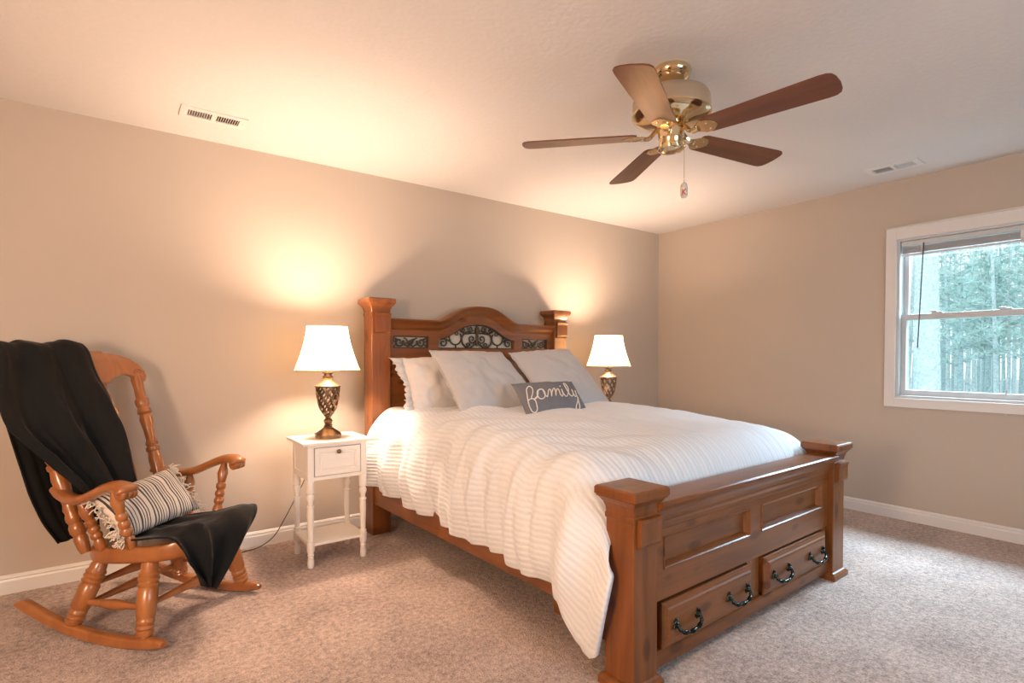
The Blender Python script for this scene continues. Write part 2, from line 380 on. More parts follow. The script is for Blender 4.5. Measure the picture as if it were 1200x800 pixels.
# lower field: frame and planks
prism(b, [(-IN, .30), (IN, .30), (IN, .40), (-IN, .40)], mapf, HY0, HY1)
for a0, a1 in ((-IN, -.66), (-.03, .03), (.66, IN)): prism(b, [(a0, .40), (a1, .40), (a1, 1.165), (a0, 1.165)], mapf, HY0, HY1)
for s in (-1, 1):
    for k in range(7):
        a0 = .03+.09*k; box(b, min(s*a0, s*(a0+.09)), max(s*a0, s*(a0+.09)), HY0+.014, HY1-.006, .40, 1.165, .003, 1)
hb = obj('headboard', b, pine_h, bed)
b = bmesh.new(); prof = [(0.0, HY1+.004), (-.0, -.004), (-.004, -.010), (-.010, -.010), (-.016, -.004), (-.024, .006), (-.036, .016), (-.044, .022), (-.052, .024), (-.058, .030), (-.064, .036), (-.074, HY0), (-.074, HY1)]
rs = []
for i in range(121):
    x = -IN+2*IN*i/120; e_ = .002; sl = (htop(x+e_)-htop(x-e_))/(2*e_); nrm = Vector((-sl, 0, 1)).normalized()
    rs.append([Vector((x, q, htop(x)))+Vector((nrm.x*p_, 0, nrm.z*p_)) for p_, q in prof])
rings(b, rs); obj('crown_moulding', b, pine_h, bed, smooth=True, auto=35)
def spiral(cx_, cz, r0, r1, a0, a1, n=26):
    return [(cx_+lerp(r0, r1, i/n)*math.cos(R(lerp(a0, a1, i/n))), cz+lerp(r0, r1, i/n)*math.sin(R(lerp(a0, a1, i/n)))) for i in range(n+1)]
def ironwork(curves, frame_pts, extra=None):
    b = bmesh.new(); yy = HY0+.018
    for c_ in curves:
        rad = c_[0]*1.3 if isinstance(c_[0], float) else c_[0]; pts = c_[1]; tube(b, [(x, yy, z) for x, z in pts], rad, 6)
    tube(b, [(x, yy-.004, z) for x, z in frame_pts], .0045, 6)
    if extra: extra(b, yy)
    obj('iron_scrollwork', b, iron, hb, smooth=True)
for s in (-1, 1):
    cx_ = s*.56
    cs = []
    for q in (-1, 1):
        rot = lambda pts: [(cx_+q*(x), 1.276+(z)*1 if q*s == 1 or True else z) for x, z in pts]
        cs.append((.005, rot(spiral(-.085, 0, .033, .008, 20, -430))))
        cs.append((.0045, rot([(-.055, .012), (-.045, -.018), (-.02, -.03), (.01, -.012), (.03, .02), (.05, .03)])))
        cs.append((.003, rot(spiral(.115, .012, .018, .006, 180, -120))))
        cs.append((.003, rot([(-.128, .036), (-.11, .02), (-.105, -.01), (-.128, -.036)])))
    leaf = [(cx_-.05, 1.262), (cx_-.02, 1.272), (cx_+.02, 1.292), (cx_+.05, 1.304)]
    cs.append(([.002, .009, .009, .002], leaf)); cs.append(([.002, .008, .008, .002], [(cx_-.02, 1.255), (cx_-.002, 1.275), (cx_+.004, 1.285), (cx_+.022, 1.300)]))
    fr_ = [(cx_-.133, 1.238), (cx_+.133, 1.238), (cx_+.133, 1.314), (cx_-.133, 1.314), (cx_-.133, 1.238)]
    ironwork(cs, fr_)
cs = []
for s in (-1, 1):
    S_ = lambda pts: [(s*x, z) for x, z in pts]
    cs += [(.0045, S_(spiral(.295, 1.275, .034, .008, 60, 500))), (.0045, S_(spiral(.192, 1.315, .052, .052, 30, -215, 24))),
           (.0035, S_(spiral(.182, 1.345, .018, .006, 0, 420))), (.005, S_(spiral(.075, 1.300, .062, .058, 110, -150, 24))),
           (.0045, S_(spiral(.045, 1.308, .034, .008, 200, 640))), (.004, S_(spiral(.08, 1.262, .018, .006, 200, -200))),
           (.0045, S_([(.27, 1.305), (.25, 1.29), (.235, 1.30)])), (.0045, S_([(.0, 1.352), (.05, 1.352), (.1, 1.345), (.14, 1.36), (.16, 1.385)])),
           (.0038, S_(spiral(.055, 1.384, .022, .007, 200, 600))), (.0038, S_([(.085, 1.405), (.083, 1.375), (.075, 1.355)])),
           (.0038, S_(spiral(.125, 1.372, .016, .006, 100, 480))), (.0045, S_([(.083, 1.24), (.083, 1.256)])), (.0045, S_([(.19, 1.24), (.19, 1.266)]))]
lf = [(x_/40*.34, lun(x_/40*.34)-.006) for x_ in range(-40, 41)]
def centre(b, yy):
    lathe(b, (0, yy-.002, 1.252), (0, yy-.002, 1.418), [(0, .001), (.05, .012), (.12, .018), (.2, .011), (.6, .012), (.68, .022), (.8, .018), (.92, .01), (1, .005)], 10)
ironwork(cs, lf+[(.338, 1.238), (-.338, 1.238), (-.338, 1.30)], centre)
b = bmesh.new(); prism(b, [(-.72, 1.20), (.72, 1.20), (.72, 1.335), (.30, 1.345), (.16, 1.43), (-.16, 1.43), (-.30, 1.345), (-.72, 1.335)], mapf, HY1+.001, HY1+.006); bp_ = obj('backing_panel', b, plain('cream_backing', (.66, .60, .50), .8), bed)
# footboard
FY = -2.130; FYB = -2.075
b = bmesh.new()
mapy = lambda p, d: Vector((p[0], d, p[1]))
prism(b, [(-IN, .278), (IN, .278), (IN, .388), (-IN, .388)], mapy, FY, FYB)
prism(b, [(-IN, .510), (IN, .510), (IN, .640), (-IN, .640)], mapy, FY, FYB)
for a0, a1 in ((-IN, -.665), (-.048, .048), (.665, IN)): prism(b, [(a0, .388), (a1, .388), (a1, .510), (a0, .510)], mapy, FY, FYB)
for s in (-1, 1):
    box(b, min(s*.04, s*.68), max(s*.04, s*.68), FY+.024, FYB, .38, .52)
    a0, a1 = sorted((s*.048, s*.665))
    # bead round each recessed panel
    pts = [(a0, .388), (a1, .388), (a1, .510), (a0, .510)]
    for (p0, p1, dn) in ((pts[0], pts[1], (0, 1)), (pts[1], pts[2], (-1, 0)), (pts[2], pts[3], (0, -1)), (pts[3], pts[0], (1, 0))):
        pr = [(0, 0), (0, -.002), (.004, -.005), (.008, .0), (.013, .012), (.016, .024), (0, .024)]
        rings(b, [[Vector((p[0]+dn[0]*i_, FY+d, p[1]+dn[1]*i_)) for i_, d in pr] for p in (p0, p1)])
fb = obj('footboard', b, pine_h, bed)
b = bmesh.new()
prof = [(-2.045, .640), (-2.045, .655), (-2.050, .660), (-2.176, .660), (-2.183, .655), (-2.183, .645), (-2.178, .640), (-2.172, .634), (-2.160, .620), (-2.152, .604), (-2.150, .592), (-2.144, .588), (-2.144, .580), (-2.138, .572), (-2.134, .560), (-2.134, .545), (FY, .540), (FY, .64)]
rings(b, [[Vector((xx, y, z)) for y, z in prof] for xx in (-IN, IN)]); obj('top_rail', b, pine_h, bed)
b = bmesh.new()
prof = [(FYB, .035), (-2.135, .035), (-2.135, .085), (-2.130, .094), (-2.118, .098), (FYB, .098)]
rings(b, [[Vector((xx, y, z)) for y, z in prof] for xx in (-IN, IN)])
box(b, -.05, .05, -2.118, FYB, .098, .278); box(b, -IN, -.69, -2.118, FYB, .098, .278); box(b, .69, IN, -2.118, FYB, .098, .278)
obj('base_rail', b, pine_h, bed)
b = bmesh.new(); box(b, -IN+.01, IN-.01, FYB, -1.60, .05, .272, .004); box(b, -.80, -.755, -1.90, -1.84, .08, .21, .004); obj('drawer_case', b, pine_l, bed)
def pull(x, z, par):
    b = bmesh.new(); y = FY-.024
    for s in (-1, 1):
        X = x+s*.070
        lathe(b, (X, y+.006, z+.012), (X, y-.020, z+.012), [(0, .016), (.35, .017), (.5, .012), (.7, .010), (1, .003)], 12)
        tube(b, spline([(X-s*.006, y-.002, z+.036), (X+s*.006, y-.005, z+.026), (X+s*.012, y-.005, z+.010), (X+s*.024, y-.003, z+.002)], 4), [.002, .004, .005, .006, .0065, .007, .0065, .006, .006, .005, .004, .003, .002], 8)
    pts = spline([(x-.072, y-.012, z+.014), (x-.066, y-.022, z-.004), (x-.040, y-.028, z-.016), (x, y-.030, z-.021), (x+.040, y-.028, z-.016), (x+.066, y-.022, z-.004), (x+.072, y-.012, z+.014)], 6)
    n_ = len(pts); rad = [.0050+.0040*abs(math.sin(PI*5*i/(n_-1)))*(1 if 4 < i < n_-5 else .3) for i in range(n_)]
    tube(b, pts, rad, 10)
    obj('drawer_pull', b, pull_metal, par, smooth=True)
for s in (-1, 1):
    a0, a1 = sorted((s*.055, s*.685)); zb, zt = .100, .270
    b = bmesh.new()
    rs = []
    for y, i_ in ((FYB+.01, .004), (-2.126, .004), (-2.134, .0), (-2.140, .001), (-2.146, .010), (-2.147, .020), (-2.153, .026), (-2.155, .034)):
        rs.append([Vector(p) for p in ((a0+i_, y, zb+i_), (a1-i_, y, zb+i_), (a1-i_, y, zt-i_), (a0+i_, y, zt-i_))])
    rings(b, rs); d = obj('drawer', b, pine_h, bed)
    for q in (-1, 1): pull(s*.37+q*.182, .168, d)
for s in (-1, 1):
    b = bmesh.new(); box(b, min(s*.828, s*.856), max(s*.828, s*.856), -2.04, .005, .205, .345, .004); obj('side_rail', b, pine_l, bed)
for k in range(9):
    b = bmesh.new(); box(b, -.83, .83, -.15-.21*k, -.06-.21*k, .28, .30, .002); obj('slat', b, pine_h, bed)

# mattress, under the duvet
b = bmesh.new(); box(b, -.755, .755, -1.90, .02, .302, .545, .03, 3); box(b, -.755, .755, -1.88, .02, .547, .735, .07, 5)
mt_ = tag(obj('mattress', b, cotton, smooth=True), 'plain mattress and box spring almost wholly covered by the white duvet', 'mattress'); rebase(mt_, BF)

# duvet
NU, NV = 240, 230
def duvet_pt(u, v):
    # v 0 head -> 1 foot ; u 0 hem on the rocking chair side -> 1 hem on the window side
    q = abs(2*u-1); side = -1 if u < .5 else 1
    top = .853+.010*math.sin(v*5); edge_in = .73
    k = max(0, (v-.84)/.16); a = k*PI/2
    y0 = lerp(-.02, -1.80, min(1, v/.84))
    if q < .56: x = side*q/.56*edge_in; hang = 0; dz = .030*(q/.56)**3; t = 0
    elif q < .72:
        hang = (q-.56)/.16; a2 = hang*PI/2; x = side*(edge_in+.165*math.sin(a2)); dz = .030+.20*(1-math.cos(a2)); t = 0
    else:
        t = (q-.72)/.28; hang = 1; x = side*(edge_in+.165+.020*math.sin(t*PI)-.012*t); dz = .23
    y_mid = y0-.225*math.sin(a); y_side = y0-(.305-.085*t**1.6)*k
    y = lerp(y_mid, y_side, hang**1.5)
    drop = .035*sstep(.50, .84, v)+.225*(1-math.cos(a))*(1-.1*hang)
    zz = top-dz-drop*(1 if hang < .3 else lerp(1, .80, (hang-.3)/.7))
    if t > 0:
        zh = interp([(0, .34), (.15, .322), (.4, .300), (.7, .275), (.84, .262), (.885, .240), (.91, .170), (.93, .110), (.95, .082), (.975, .074), (1, .095)], v) if side < 0 else interp([(0, .34), (.8, .31), (1, .26)], v)
        zz = lerp(zz, zh, t)
    x += side*.028*sstep(.66, .92, v)*hang
    cf = 1-.85*k
    fold = .026*hang*(math.sin(y*17+2.2*math.sin(y*3.1)+zz*3.0)+.55*math.sin(y*37+zz*7+2*math.sin(y*5)))*(.35+.65*sstep(.85, .4, zz))*cf
    x += side*fold*(1 if side < 0 else .5)
    wz = noise.noise(Vector((x*3.2, y*3.2, 4)))*.020+noise.noise(Vector((x*9, y*7, 9)))*.007
    # long soft creases running down over the near shoulder
    cr_ = 3.2*noise.noise(Vector((x*1.6, y*1.6, 1)))
    diag = (.010*math.sin(24*(y*.8+x*.35)+cr_)+.006*math.sin(47*(y*.8+x*.5)+2*cr_))*sstep(-.1, -.70, x)*cf
    if hang < 1: zz += (wz+diag)*(1-.6*hang)*(1-.5*k)
    x += side*noise.noise(Vector((y*7, zz*7, side*3)))*.012*hang*cf
    if side < 0: x -= abs(diag)*1.2*hang
    # sharp tucks where the cloth gathers over the side
    cw_ = y*8.5+zz*1.4+1.8*noise.noise(Vector((y*1.3, zz*1.5, 6)))
    tuck = (1-abs(math.sin(cw_)))**4*(.5+.5*noise.noise(Vector((y*2.1, 3, 3))))
    x -= side*.030*tuck*sstep(.25, .9, hang)*sstep(.86, .72, zz)*cf; zz -= .012*tuck*(1-hang)*sstep(-.45, -.72, side*-x if side > 0 else x)*cf
    if k > 0 and hang < .6: zz += .005*math.sin(x*95)*k
    return Vector((x, y, zz))
b = bmesh.new(); uvl = b.loops.layers.uv.new('uv')
V = [[b.verts.new(duvet_pt(i/NU, j/NV)) for i in range(NU+1)] for j in range(NV+1)]
arc = [0]
for i in range(NU): arc.append(arc[-1]+(V[NV//2][i+1].co-V[NV//2][i].co).length)
for j in range(NV):
    for i in range(NU):
        f_ = b.faces.new((V[j][i], V[j][i+1], V[j+1][i+1], V[j+1][i]))
        for l, (ii, jj) in zip(f_.loops, ((i, j), (i+1, j), (i+1, j+1), (i, j+1))): l[uvl].uv = (arc[ii], jj/NV*2.1)
duv = obj('duvet', b, duvet_m, smooth=True)
md = duv.modifiers.new('thick', 'SOLIDIFY'); md.thickness = .022; md.offset = -1
tag(duv, 'white ruched duvet spread over the bed and hanging down both sides', 'duvet'); rebase(duv, BF)

# ---------------------------------------------------------------- pillows
def pillow_fn(TL, TR, BL, BR, th, pinch=.05, seed=0, wr=.006, power=.55, sag=0):
    TL, TR, BL, BR = map(Vector, (TL, TR, BL, BR)); nrm = ((TR-TL).cross(BL-TL)).normalized()
    if nrm.y > 0: nrm = -nrm
    W_ = (TR-TL).length; H_ = (BL-TL).length
    def fn(s, t, side):
        a, c_ = 2*s-1, 2*t-1
        s2 = .5+.5*a*(1-pinch*(1-c_*c_)); t2 = .5+.5*c_*(1-pinch*(1-a*a))
        p = TL.lerp(TR, s2).lerp(BL.lerp(BR, s2), t2)
        k = (max(0, 1-abs(a)**2.6)*max(0, 1-abs(c_)**2.6))**power
        off = th*k*(1 if side > 0 else .8)
        off += k*wr*2*noise.noise(Vector((s*5*W_*2, t*5*H_*2, seed+side)))+wr*.8*noise.noise(Vector((s*22*W_, t*22*H_, seed*2+side)))*(k**.5)
        off += side*wr*1.2*(1-k)*noise.noise(Vector((s*14, t*14, seed)))
        p = p+nrm*off*side
        if sag: p.z -= sag*(1-t)*(1-a*a)
        return p
    return fn
def pillow_mesh(fn, n=44, m=36, flange=0):
    b = bmesh.new(); uvl = b.loops.layers.uv.new('uv'); G = {}
    for side in (1, -1):
        for j in range(m+1):
            for i in range(n+1):
                rim = i in (0, n) or j in (0, m)
                if rim and side == -1: G[(side, i, j)] = G[(1, i, j)]
                else:
                    s = .5-.5*math.cos(PI*i/n)*(1) if False else i/n
                    G[(side, i, j)] = b.verts.new(fn(s, j/m, side))
        for j in range(m):
            for i in range(n):
                q = [(i, j), (i+1, j), (i+1, j+1), (i, j+1)]
                f_ = b.faces.new([G[(side, *k)] for k in (q if side > 0 else q[::-1])])
                for l, (ii, jj) in zip(f_.loops, (q if side > 0 else q[::-1])): l[uvl].uv = (ii/n, jj/m)
    return b
def edge_tube(fn, b, r, n=40, sides='TRBL'):
    pts = []
    if 'T' in sides: pts += [fn(i/n, 0, 1) for i in range(n)]
    if 'R' in sides: pts += [fn(1, i/n, 1) for i in range(n)]
    if 'B' in sides: pts += [fn(1-i/n, 1, 1) for i in range(n)]
    if 'L' in sides: pts += [fn(0, 1-i/n, 1) for i in range(n+1)]
    tube(b, pts, r, 6)
# ruffled pillow against the headboard
f1 = pillow_fn((-.70, -.075, 1.165), (-.16, -.06, 1.185), (-.72, -.30, .80), (-.16, -.30, .82), .085, .04, 3, .012)
pl = obj('bed_pillow', pillow_mesh(f1), cotton, smooth=True)
b = bmesh.new(); rows = []
for j in range(61):
    t = j/60; e_ = f1(0, t, 1); w_ = .045+.015*math.sin(t*9)
    if t < .12: w_ += .04*(1-t/.12)
    rows.append([e_+Vector((.012, 0, 0)), e_+Vector((-w_*.5, .010*math.sin(t*70), .003*math.sin(t*50))), e_+Vector((-w_, .018*math.sin(t*70+.6), .006*math.sin(t*50+1)))])
for j in range(61):
    t = j/60; e_ = f1(t, 0, 1); w_ = .028+.014*math.sin(t*13)
L = rings(b, rows, close=False); rr_ = obj('ruffle', b, cotton, pl, smooth=True); mo = rr_.modifiers.new('s', 'SOLIDIFY'); mo.thickness = .004
tag(pl, 'white pillow with ruffled edge standing against the left of the headboard', 'pillow'); rebase(pl, BF)
# two large shams
f2 = pillow_fn((-.585, -.25, 1.215), (.03, -.20, 1.205), (-.60, -.66, .83), (.06, -.66, .83), .085, .035, 7, .007)
pl = obj('sham_pillow', pillow_mesh(f2), cotton_sham, smooth=True); b = bmesh.new(); edge_tube(f2, b, .0045); obj('piping', b, cotton_sham, pl, smooth=True)
tag(pl, 'large pale grey square sham leaning on the ruffled pillow, left of the pair', 'pillow', 'large square shams'); rebase(pl, BF)
f3 = pillow_fn((.05, -.27, 1.20), (.655, -.25, 1.235), (.03, -.74, .825), (.66, -.70, .825), .085, .035, 11, .007)
pl = obj('sham_pillow', pillow_mesh(f3), cotton_sham, smooth=True); b = bmesh.new(); edge_tube(f3, b, .0045); obj('piping', b, cotton_sham, pl, smooth=True)
tag(pl, 'large pale grey square sham behind the small dark pillow, nearer the right lamp', 'pillow', 'large square shams'); rebase(pl, BF)
# lumbar pillow with the word
f4 = pillow_fn((-.345, -.80, 1.012), (.16, -.80, 1.012), (-.372, -.985, .828), (.118, -.995, .828), .060, .05, 5, .004)
pl = obj('lumbar_pillow', pillow_mesh(f4), gray_cloth, smooth=True)
strokes = [[(0.19, 0.586), (0.15, 0.63), (0.105, 0.588), (0.143, 0.471), (0.182, 0.311), (0.165, 0.226), (0.105, 0.309), (0.067, 0.505), (0.05, 0.718), (0.062, 0.887), (0.098, 0.943), (0.135, 0.916), (0.143, 0.792), (0.138, 0.664), (0.103, 0.603), (0.058, 0.618)], [(0.143, 0.627), (0.195, 0.559), (0.24, 0.422), (0.295, 0.385), (0.32, 0.417)], [(0.315, 0.436), (0.288, 0.378), (0.228, 0.422), (0.195, 0.529), (0.203, 0.644), (0.245, 0.674), (0.293, 0.62), (0.325, 0.493), (0.32, 0.421), (0.305, 0.564), (0.328, 0.642)], [(0.328, 0.642), (0.365, 0.537), (0.403, 0.429), (0.425, 0.434), (0.418, 0.534), (0.4, 0.627), (0.43, 0.522), (0.478, 0.414), (0.5, 0.431), (0.485, 0.539), (0.468, 0.627), (0.497, 0.519), (0.545, 0.419), (0.565, 0.446), (0.548, 0.596), (0.565, 0.664)], [(0.565, 0.664), (0.6, 0.603), (0.617, 0.48), (0.625, 0.43), (0.620, 0.55), (0.632, 0.64), (0.665, 0.64)], [(0.626, 0.335), (0.632, 0.325), (0.627, 0.318), (0.624, 0.33)],
           [(0.665, 0.64), (0.712, 0.55), (0.755, 0.40), (0.765, 0.23), (0.738, 0.20), (0.718, 0.38), (0.722, 0.57), (0.745, 0.645), (0.785, 0.62)], [(0.785, 0.62), (0.806, 0.52), (0.812, 0.43), (0.802, 0.56), (0.815, 0.647), (0.848, 0.61), (0.88, 0.446)], [(0.848, 0.61), (0.857, 0.679), (0.835, 0.794), (0.835, 0.902), (0.81, 0.973), (0.772, 0.958), (0.772, 0.897), (0.815, 0.796), (0.86, 0.664)]]   # along and down the pillow face
b = bmesh.new()
for st_ in strokes:
    pts = []
    for p in spline([(x, y, 0) for x, y in st_], 6):
        s, t = p.x, p.y; s = min(.985, max(.015, s)); q = f4(s, min(.97, max(.02, t)), 1); q2 = f4(s, min(.97, max(.02, t)), -1)
        pts.append(q+(q-q2).normalized()*.003)
    tube(b, pts, .0034, 6)
lt = obj('lettering', b, rope_mat, pl, smooth=True); lt['label'] = 'cream cord lettering that reads family'
tag(pl, 'small slate grey lumbar pillow with the word family in cream cord', 'pillow'); rebase(pl, BF)

# ---------------------------------------------------------------- nightstands
def turned(L, r):   # leg profile: t, r
    return [(0, r*.78), (.015, r*.92), (.07, r*1.0), (.10, r*.82), (.105, r*.9), (.115, r*.9), (.12, r*.72), (.15, r*.98), (.175, r*.72), (.18, r*1.02), (.195, r*1.02),
            (.205, r*1.12), (.30, r*1.12), (.305, r*.8), (.315, r*1.05), (.33, r*1.05), (.34, r*.75), (.40, r*.78), (.62, r*.98), (.70, r*.9), (.705, r*1.05), (.72, r*1.05), (.725, r*.75), (.76, r*.7), (.80, r*1.05), (.83, r*1.1), (.86, r*.75), (.87, r*1.1), (1, r*1.15)]
def nightstand(loc, label):
    root = empty('nightstand', loc, 0, label, 'nightstand', 'nightstands beside the bed')
    b = bmesh.new(); box(b, -.198, .198, -.178, .178, .683, .700, .004); obj('tabletop', b, white_paint, root)
    b = bmesh.new(); hx, hy = .168, .152
    for sx in (-1, 1):
        for sy in (-1, 1):
            box(b, min(sx*hx, sx*(hx-.034)), max(sx*hx, sx*(hx-.034)), min(sy*hy, sy*(hy-.034)), max(sy*hy, sy*(hy-.034)), .478, .683, .002)
        box(b, min(sx*(hx-.006), sx*(hx-.016)), max(sx*(hx-.006), sx*(hx-.016)), -hy+.03, hy-.03, .505, .683)
        box(b, min(sx*hx, sx*(hx-.016)), max(sx*hx, sx*(hx-.016)), -hy+.03, hy-.03, .485, .520, .002)
        box(b, min(sx*hx, sx*(hx-.016)), max(sx*hx, sx*(hx-.016)), -hy+.03, hy-.03, .665, .683, .002)
    box(b, -hx+.03, hx-.03, hy-.016, hy, .485, .683, .001)
    box(b, -hx+.03, hx-.03, -hy+.001, -hy+.020, .485, .506, .002); box(b, -hx+.03, hx-.03, -hy+.001, -hy+.020, .668, .684, .002)
    box(b, -hx+.02, hx-.02, -hy+.02, hy-.01, .49, .50)
    obj('body', b, white_paint, root)
    b = bmesh.new(); dx0, dx1, dz0, dz1 = -.130, .130, .509, .665; y = -hy
    rs = []
    for yy, i_ in ((y+.12, 0), (y-.002, 0), (y-.004, .002), (y-.004, .024), (y+.003, .028), (y+.003, .034), (y-.001, .038)):
        rs.append([Vector(p) for p in ((dx0+i_, yy, dz0+i_), (dx1-i_, yy, dz0+i_), (dx1-i_, yy, dz1-i_), (dx0+i_, yy, dz1-i_))])
    rings(b, rs)
    for k in range(3): box(b, dx0+.05, dx1-.05, y-.003, y+.002, .553+.022*k, .556+.022*k, .001)
    d = obj('drawer', b, white_paint, root)
    b = bmesh.new(); lathe(b, (0, y-.001, .640), (0, y-.026, .640), [(0, .006), (.35, .005), (.5, .011), (.8, .013), (1, .006)], 16)
    k_ = obj('drawer_knob', b, bronze, d, smooth=True)
    for sx in (-1, 1):
        for sy in (-1, 1):
            b = bmesh.new(); X, Y = sx*(hx-.017), sy*(hy-.017)
            lathe(b, (X, Y, 0), (X, Y, .480), turned(.48, .0190), 16); obj('leg', b, white_paint, root, smooth=True, auto=40)
    b = bmesh.new(); box(b, -hx+.004, hx-.004, -hy+.008, hy-.008, .118, .134, .003); obj('shelf', b, white_paint, root)
    return root
ns = nightstand((-3.545, -.428, 0), 'small white nightstand left of the bed with drawer, turned legs and shelf')
# the right one sits against the far side of the bed
ns2 = copy_tree(ns); ns2.location = (-1.195, -.41, 0); ns2['label'] = 'white nightstand behind the bed that carries the right lamp'

# ---------------------------------------------------------------- lamps
def lamp(loc, label):
    root = empty('table_lamp', loc, R(11), label, 'lamp', 'table lamps on the nightstands')
    b = bmesh.new()
    vlathe(b, (0,0,0), [(0, .060), (0, .074), (.022, .074), (.026, .070), (.034, .062), (.048, .040), (.060, .024), (.066, .026), (.070, .018), (.074, .026), (.078, .016), (.086, .022), (.098, .026), (.110, .020), (.114, .014), (.120, .018), (.132, .022), (.136, .02), (.136, .0)], 32)
    obj('lamp_base', b, bronze, root, smooth=True, auto=40)
    # urn of woven metal strips
    def ur(t): return .018+.049*(1-(1-t)**2.0)**.62 if t > 0 else .018
    b = bmesh.new(); K = 9
    for d in (-1, 1):
        for k in range(K):
            pts = []; n_ = 26
            for i in range(n_+1):
                t = i/n_; a = 2*PI*k/K+d*t*1.75; r_ = ur(t); pts.append((r_*math.cos(a), r_*math.sin(a), .132+t*.170))
            # strips that hug the surface
            rs = []
            for i, p in enumerate(pts):
                p = Vector(p); q = Vector(pts[min(i+1, n_)])-Vector(pts[max(i-1, 0)]); q.normalize(); rad_ = Vector((p.x, p.y, 0)).normalized(); sd = q.cross(rad_).normalized()
                ww = .0042+.0018*(i/n_); tt = .0016
                rs.append([p+sd*ww+rad_*tt, p-sd*ww+rad_*tt, p-sd*ww-rad_*tt, p+sd*ww-rad_*tt])
            rings(b, rs)
    vlathe(b, (0,0,0), [(.128, .014), (.128, .024), (.140, .026), (.140, .014)], 24)
    obj('lattice_urn', b, bronze, root, smooth=True, auto=40)
    b = bmesh.new()
    vlathe(b, (0,0,0), [(.298, .062), (.300, .074), (.305, .076), (.309, .070), (.318, .050), (.332, .034), (.345, .026), (.352, .024), (.356, .030), (.362, .030), (.364, .022), (.374, .022), (.378, .032), (.384, .032), (.386, .012), (.405, .012), (.430, .010), (.430, 0)], 32)
    obj('lamp_neck', b, bronze, root, smooth=True, auto=40)
    zb, zt = .395, .652; NP, SG = 8, 6
    def sh(t, a):      # t 0 bottom, 1 top
        r_ = .118+.072*(1-t)**1.55
        ph = (a*NP/(2*PI)) % 1; return r_*(1-.030*(1-(2*ph-1)**2)*(1-.3*t)*1.0)
    b = bmesh.new(); rs = []; n_ = NP*SG
    for i in range(15):
        t = i/14; rs.append([Vector((sh(t, 2*PI*k/n_+1e-6)*math.cos(2*PI*k/n_), sh(t, 2*PI*k/n_+1e-6)*math.sin(2*PI*k/n_), lerp(zb, zt, t))) for k in range(n_)])
    rings(b, rs, cap=False); s_ = obj('lamp_shade', b, shade_m, root, smooth=True)
    b = bmesh.new()
    for t, r_ in ((0, .0028), (1, .0024)): tube(b, [(sh(t, 2*PI*k/n_+1e-6)*1.006*math.cos(2*PI*k/n_), sh(t, 2*PI*k/n_+1e-6)*1.006*math.sin(2*PI*k/n_), lerp(zb, zt, t)) for k in range(n_+1)], r_, 6)
    for k in range(NP): a = 2*PI*k/NP; tube(b, [(sh(t/10, 1e-6)*1.006*math.cos(a), sh(t/10, 1e-6)*1.006*math.sin(a), lerp(zb, zt, t/10)) for t in range(11)], .0018, 5)
    obj('shade_trim', b, bronze, s_)
    b = bmesh.new()
    for s in (-1, 1): tube(b, spline([(0, s*.012, .42), (0, s*.045, .46), (0, s*.050, .55), (0, s*.02, .63), (0, 0, .645)], 6), .0015, 5)
    for k in range(3): a = 2*PI*k/3+.3; tube(b, [(0, 0, .645), (.117*math.cos(a), .117*math.sin(a), .648)], .0014, 5)
    obj('harp', b, brass, root)
    b = bmesh.new(); vlathe(b, (0,0,0), [(.430, .012), (.450, .014), (.470, .026), (.490, .032), (.508, .028), (.520, .014), (.524, 0)], 20)
    bulb_m = plain('glowing_bulb', (.9, .85, .7), .4); bs_ = bulb_m.node_tree.nodes['Principled BSDF']; bs_.inputs['Emission Color'].default_value = (*LAMP_COL, 1); bs_.inputs['Emission Strength'].default_value = 6
    obj('bulb', b, bulb_m, root, smooth=True)
    l = light('POINT', 'bulb_light', (0, 0, .56), LAMP_W, LAMP_COL, shadow_soft_size=.06); l.parent = root
    return root
lamp((-3.553, -.435, .700), 'lit table lamp on the white nightstand between rocking chair and bed')
lamp((-1.195, -.435, .700), 'lit table lamp at the far side of the bed, lower part behind the pillows')
# cord
b = bmesh.new()
tube(b, spline([(-3.560, -.355, .7035), (-3.570, -.245, .7045), (-3.585, -.232, .66), (-3.60, -.16, .45), (-3.655, -.05, .25), (-3.72, -.045, .13), (-3.775, -.045, .05), (-3.86, -.06, .008), (-3.95, -.085, .006), (-4.03, -.12, .006), (-4.16, -.06, .008), (-4.3, -.03, .05), (-4.32, -.012, .28)], 8), .0028, 6)
tag(obj('power_cord', b, black, smooth=True), 'thin black power cord running from the left nightstand along the baseboard', 'cord')

# ---------------------------------------------------------------- rocking chair
CO = Vector((-4.38, -.727, 0)); CR = math.atan2(-.763, .647)
CF = Matrix.Translation(CO) @ Matrix.Rotation(CR, 4, 'Z')
ch = empty('rocking_chair', CO, CR, 'honey oak rocking chair with turned spindles and scrolled arms', 'chair')
def arcz(x): return (x-.035)**2/(2*1.22)
for s in (-1, 1):
    b = bmesh.new(); rs = []
    for i in range(41):
        x = lerp(-.485, .262, i/40); z = arcz(x); hh = .042*(1 if 1 < i < 38 else (.8 if i in (1, 38, 39) else .5)); wd = .021*(1 if i < 39 else .75)
        y0 = s*.278; k = .006
        rs.append([Vector((x, y0+a, z+c_)) for a, c_ in ((-wd+k, 0), (wd-k, 0), (wd, k), (wd, hh-k), (wd-k, hh), (-wd+k, hh), (-wd, hh-k), (-wd, k))])
    rings(b, rs); obj('rocker', b, oak, ch, smooth=True, auto=45)
LEGP = [(0, .013), (.04, .015), (.05, .022), (.10, .025), (.12, .021), (.14, .025), (.17, .025), (.19, .021), (.21, .0245), (.25, .0245), (.27, .022), (.30, .026), (.62, .029), (.66, .025), (.70, .030), (.73, .026), (.77, .030), (.80, .026), (.84, .029), (.88, .024), (.95, .023), (1, .02)]
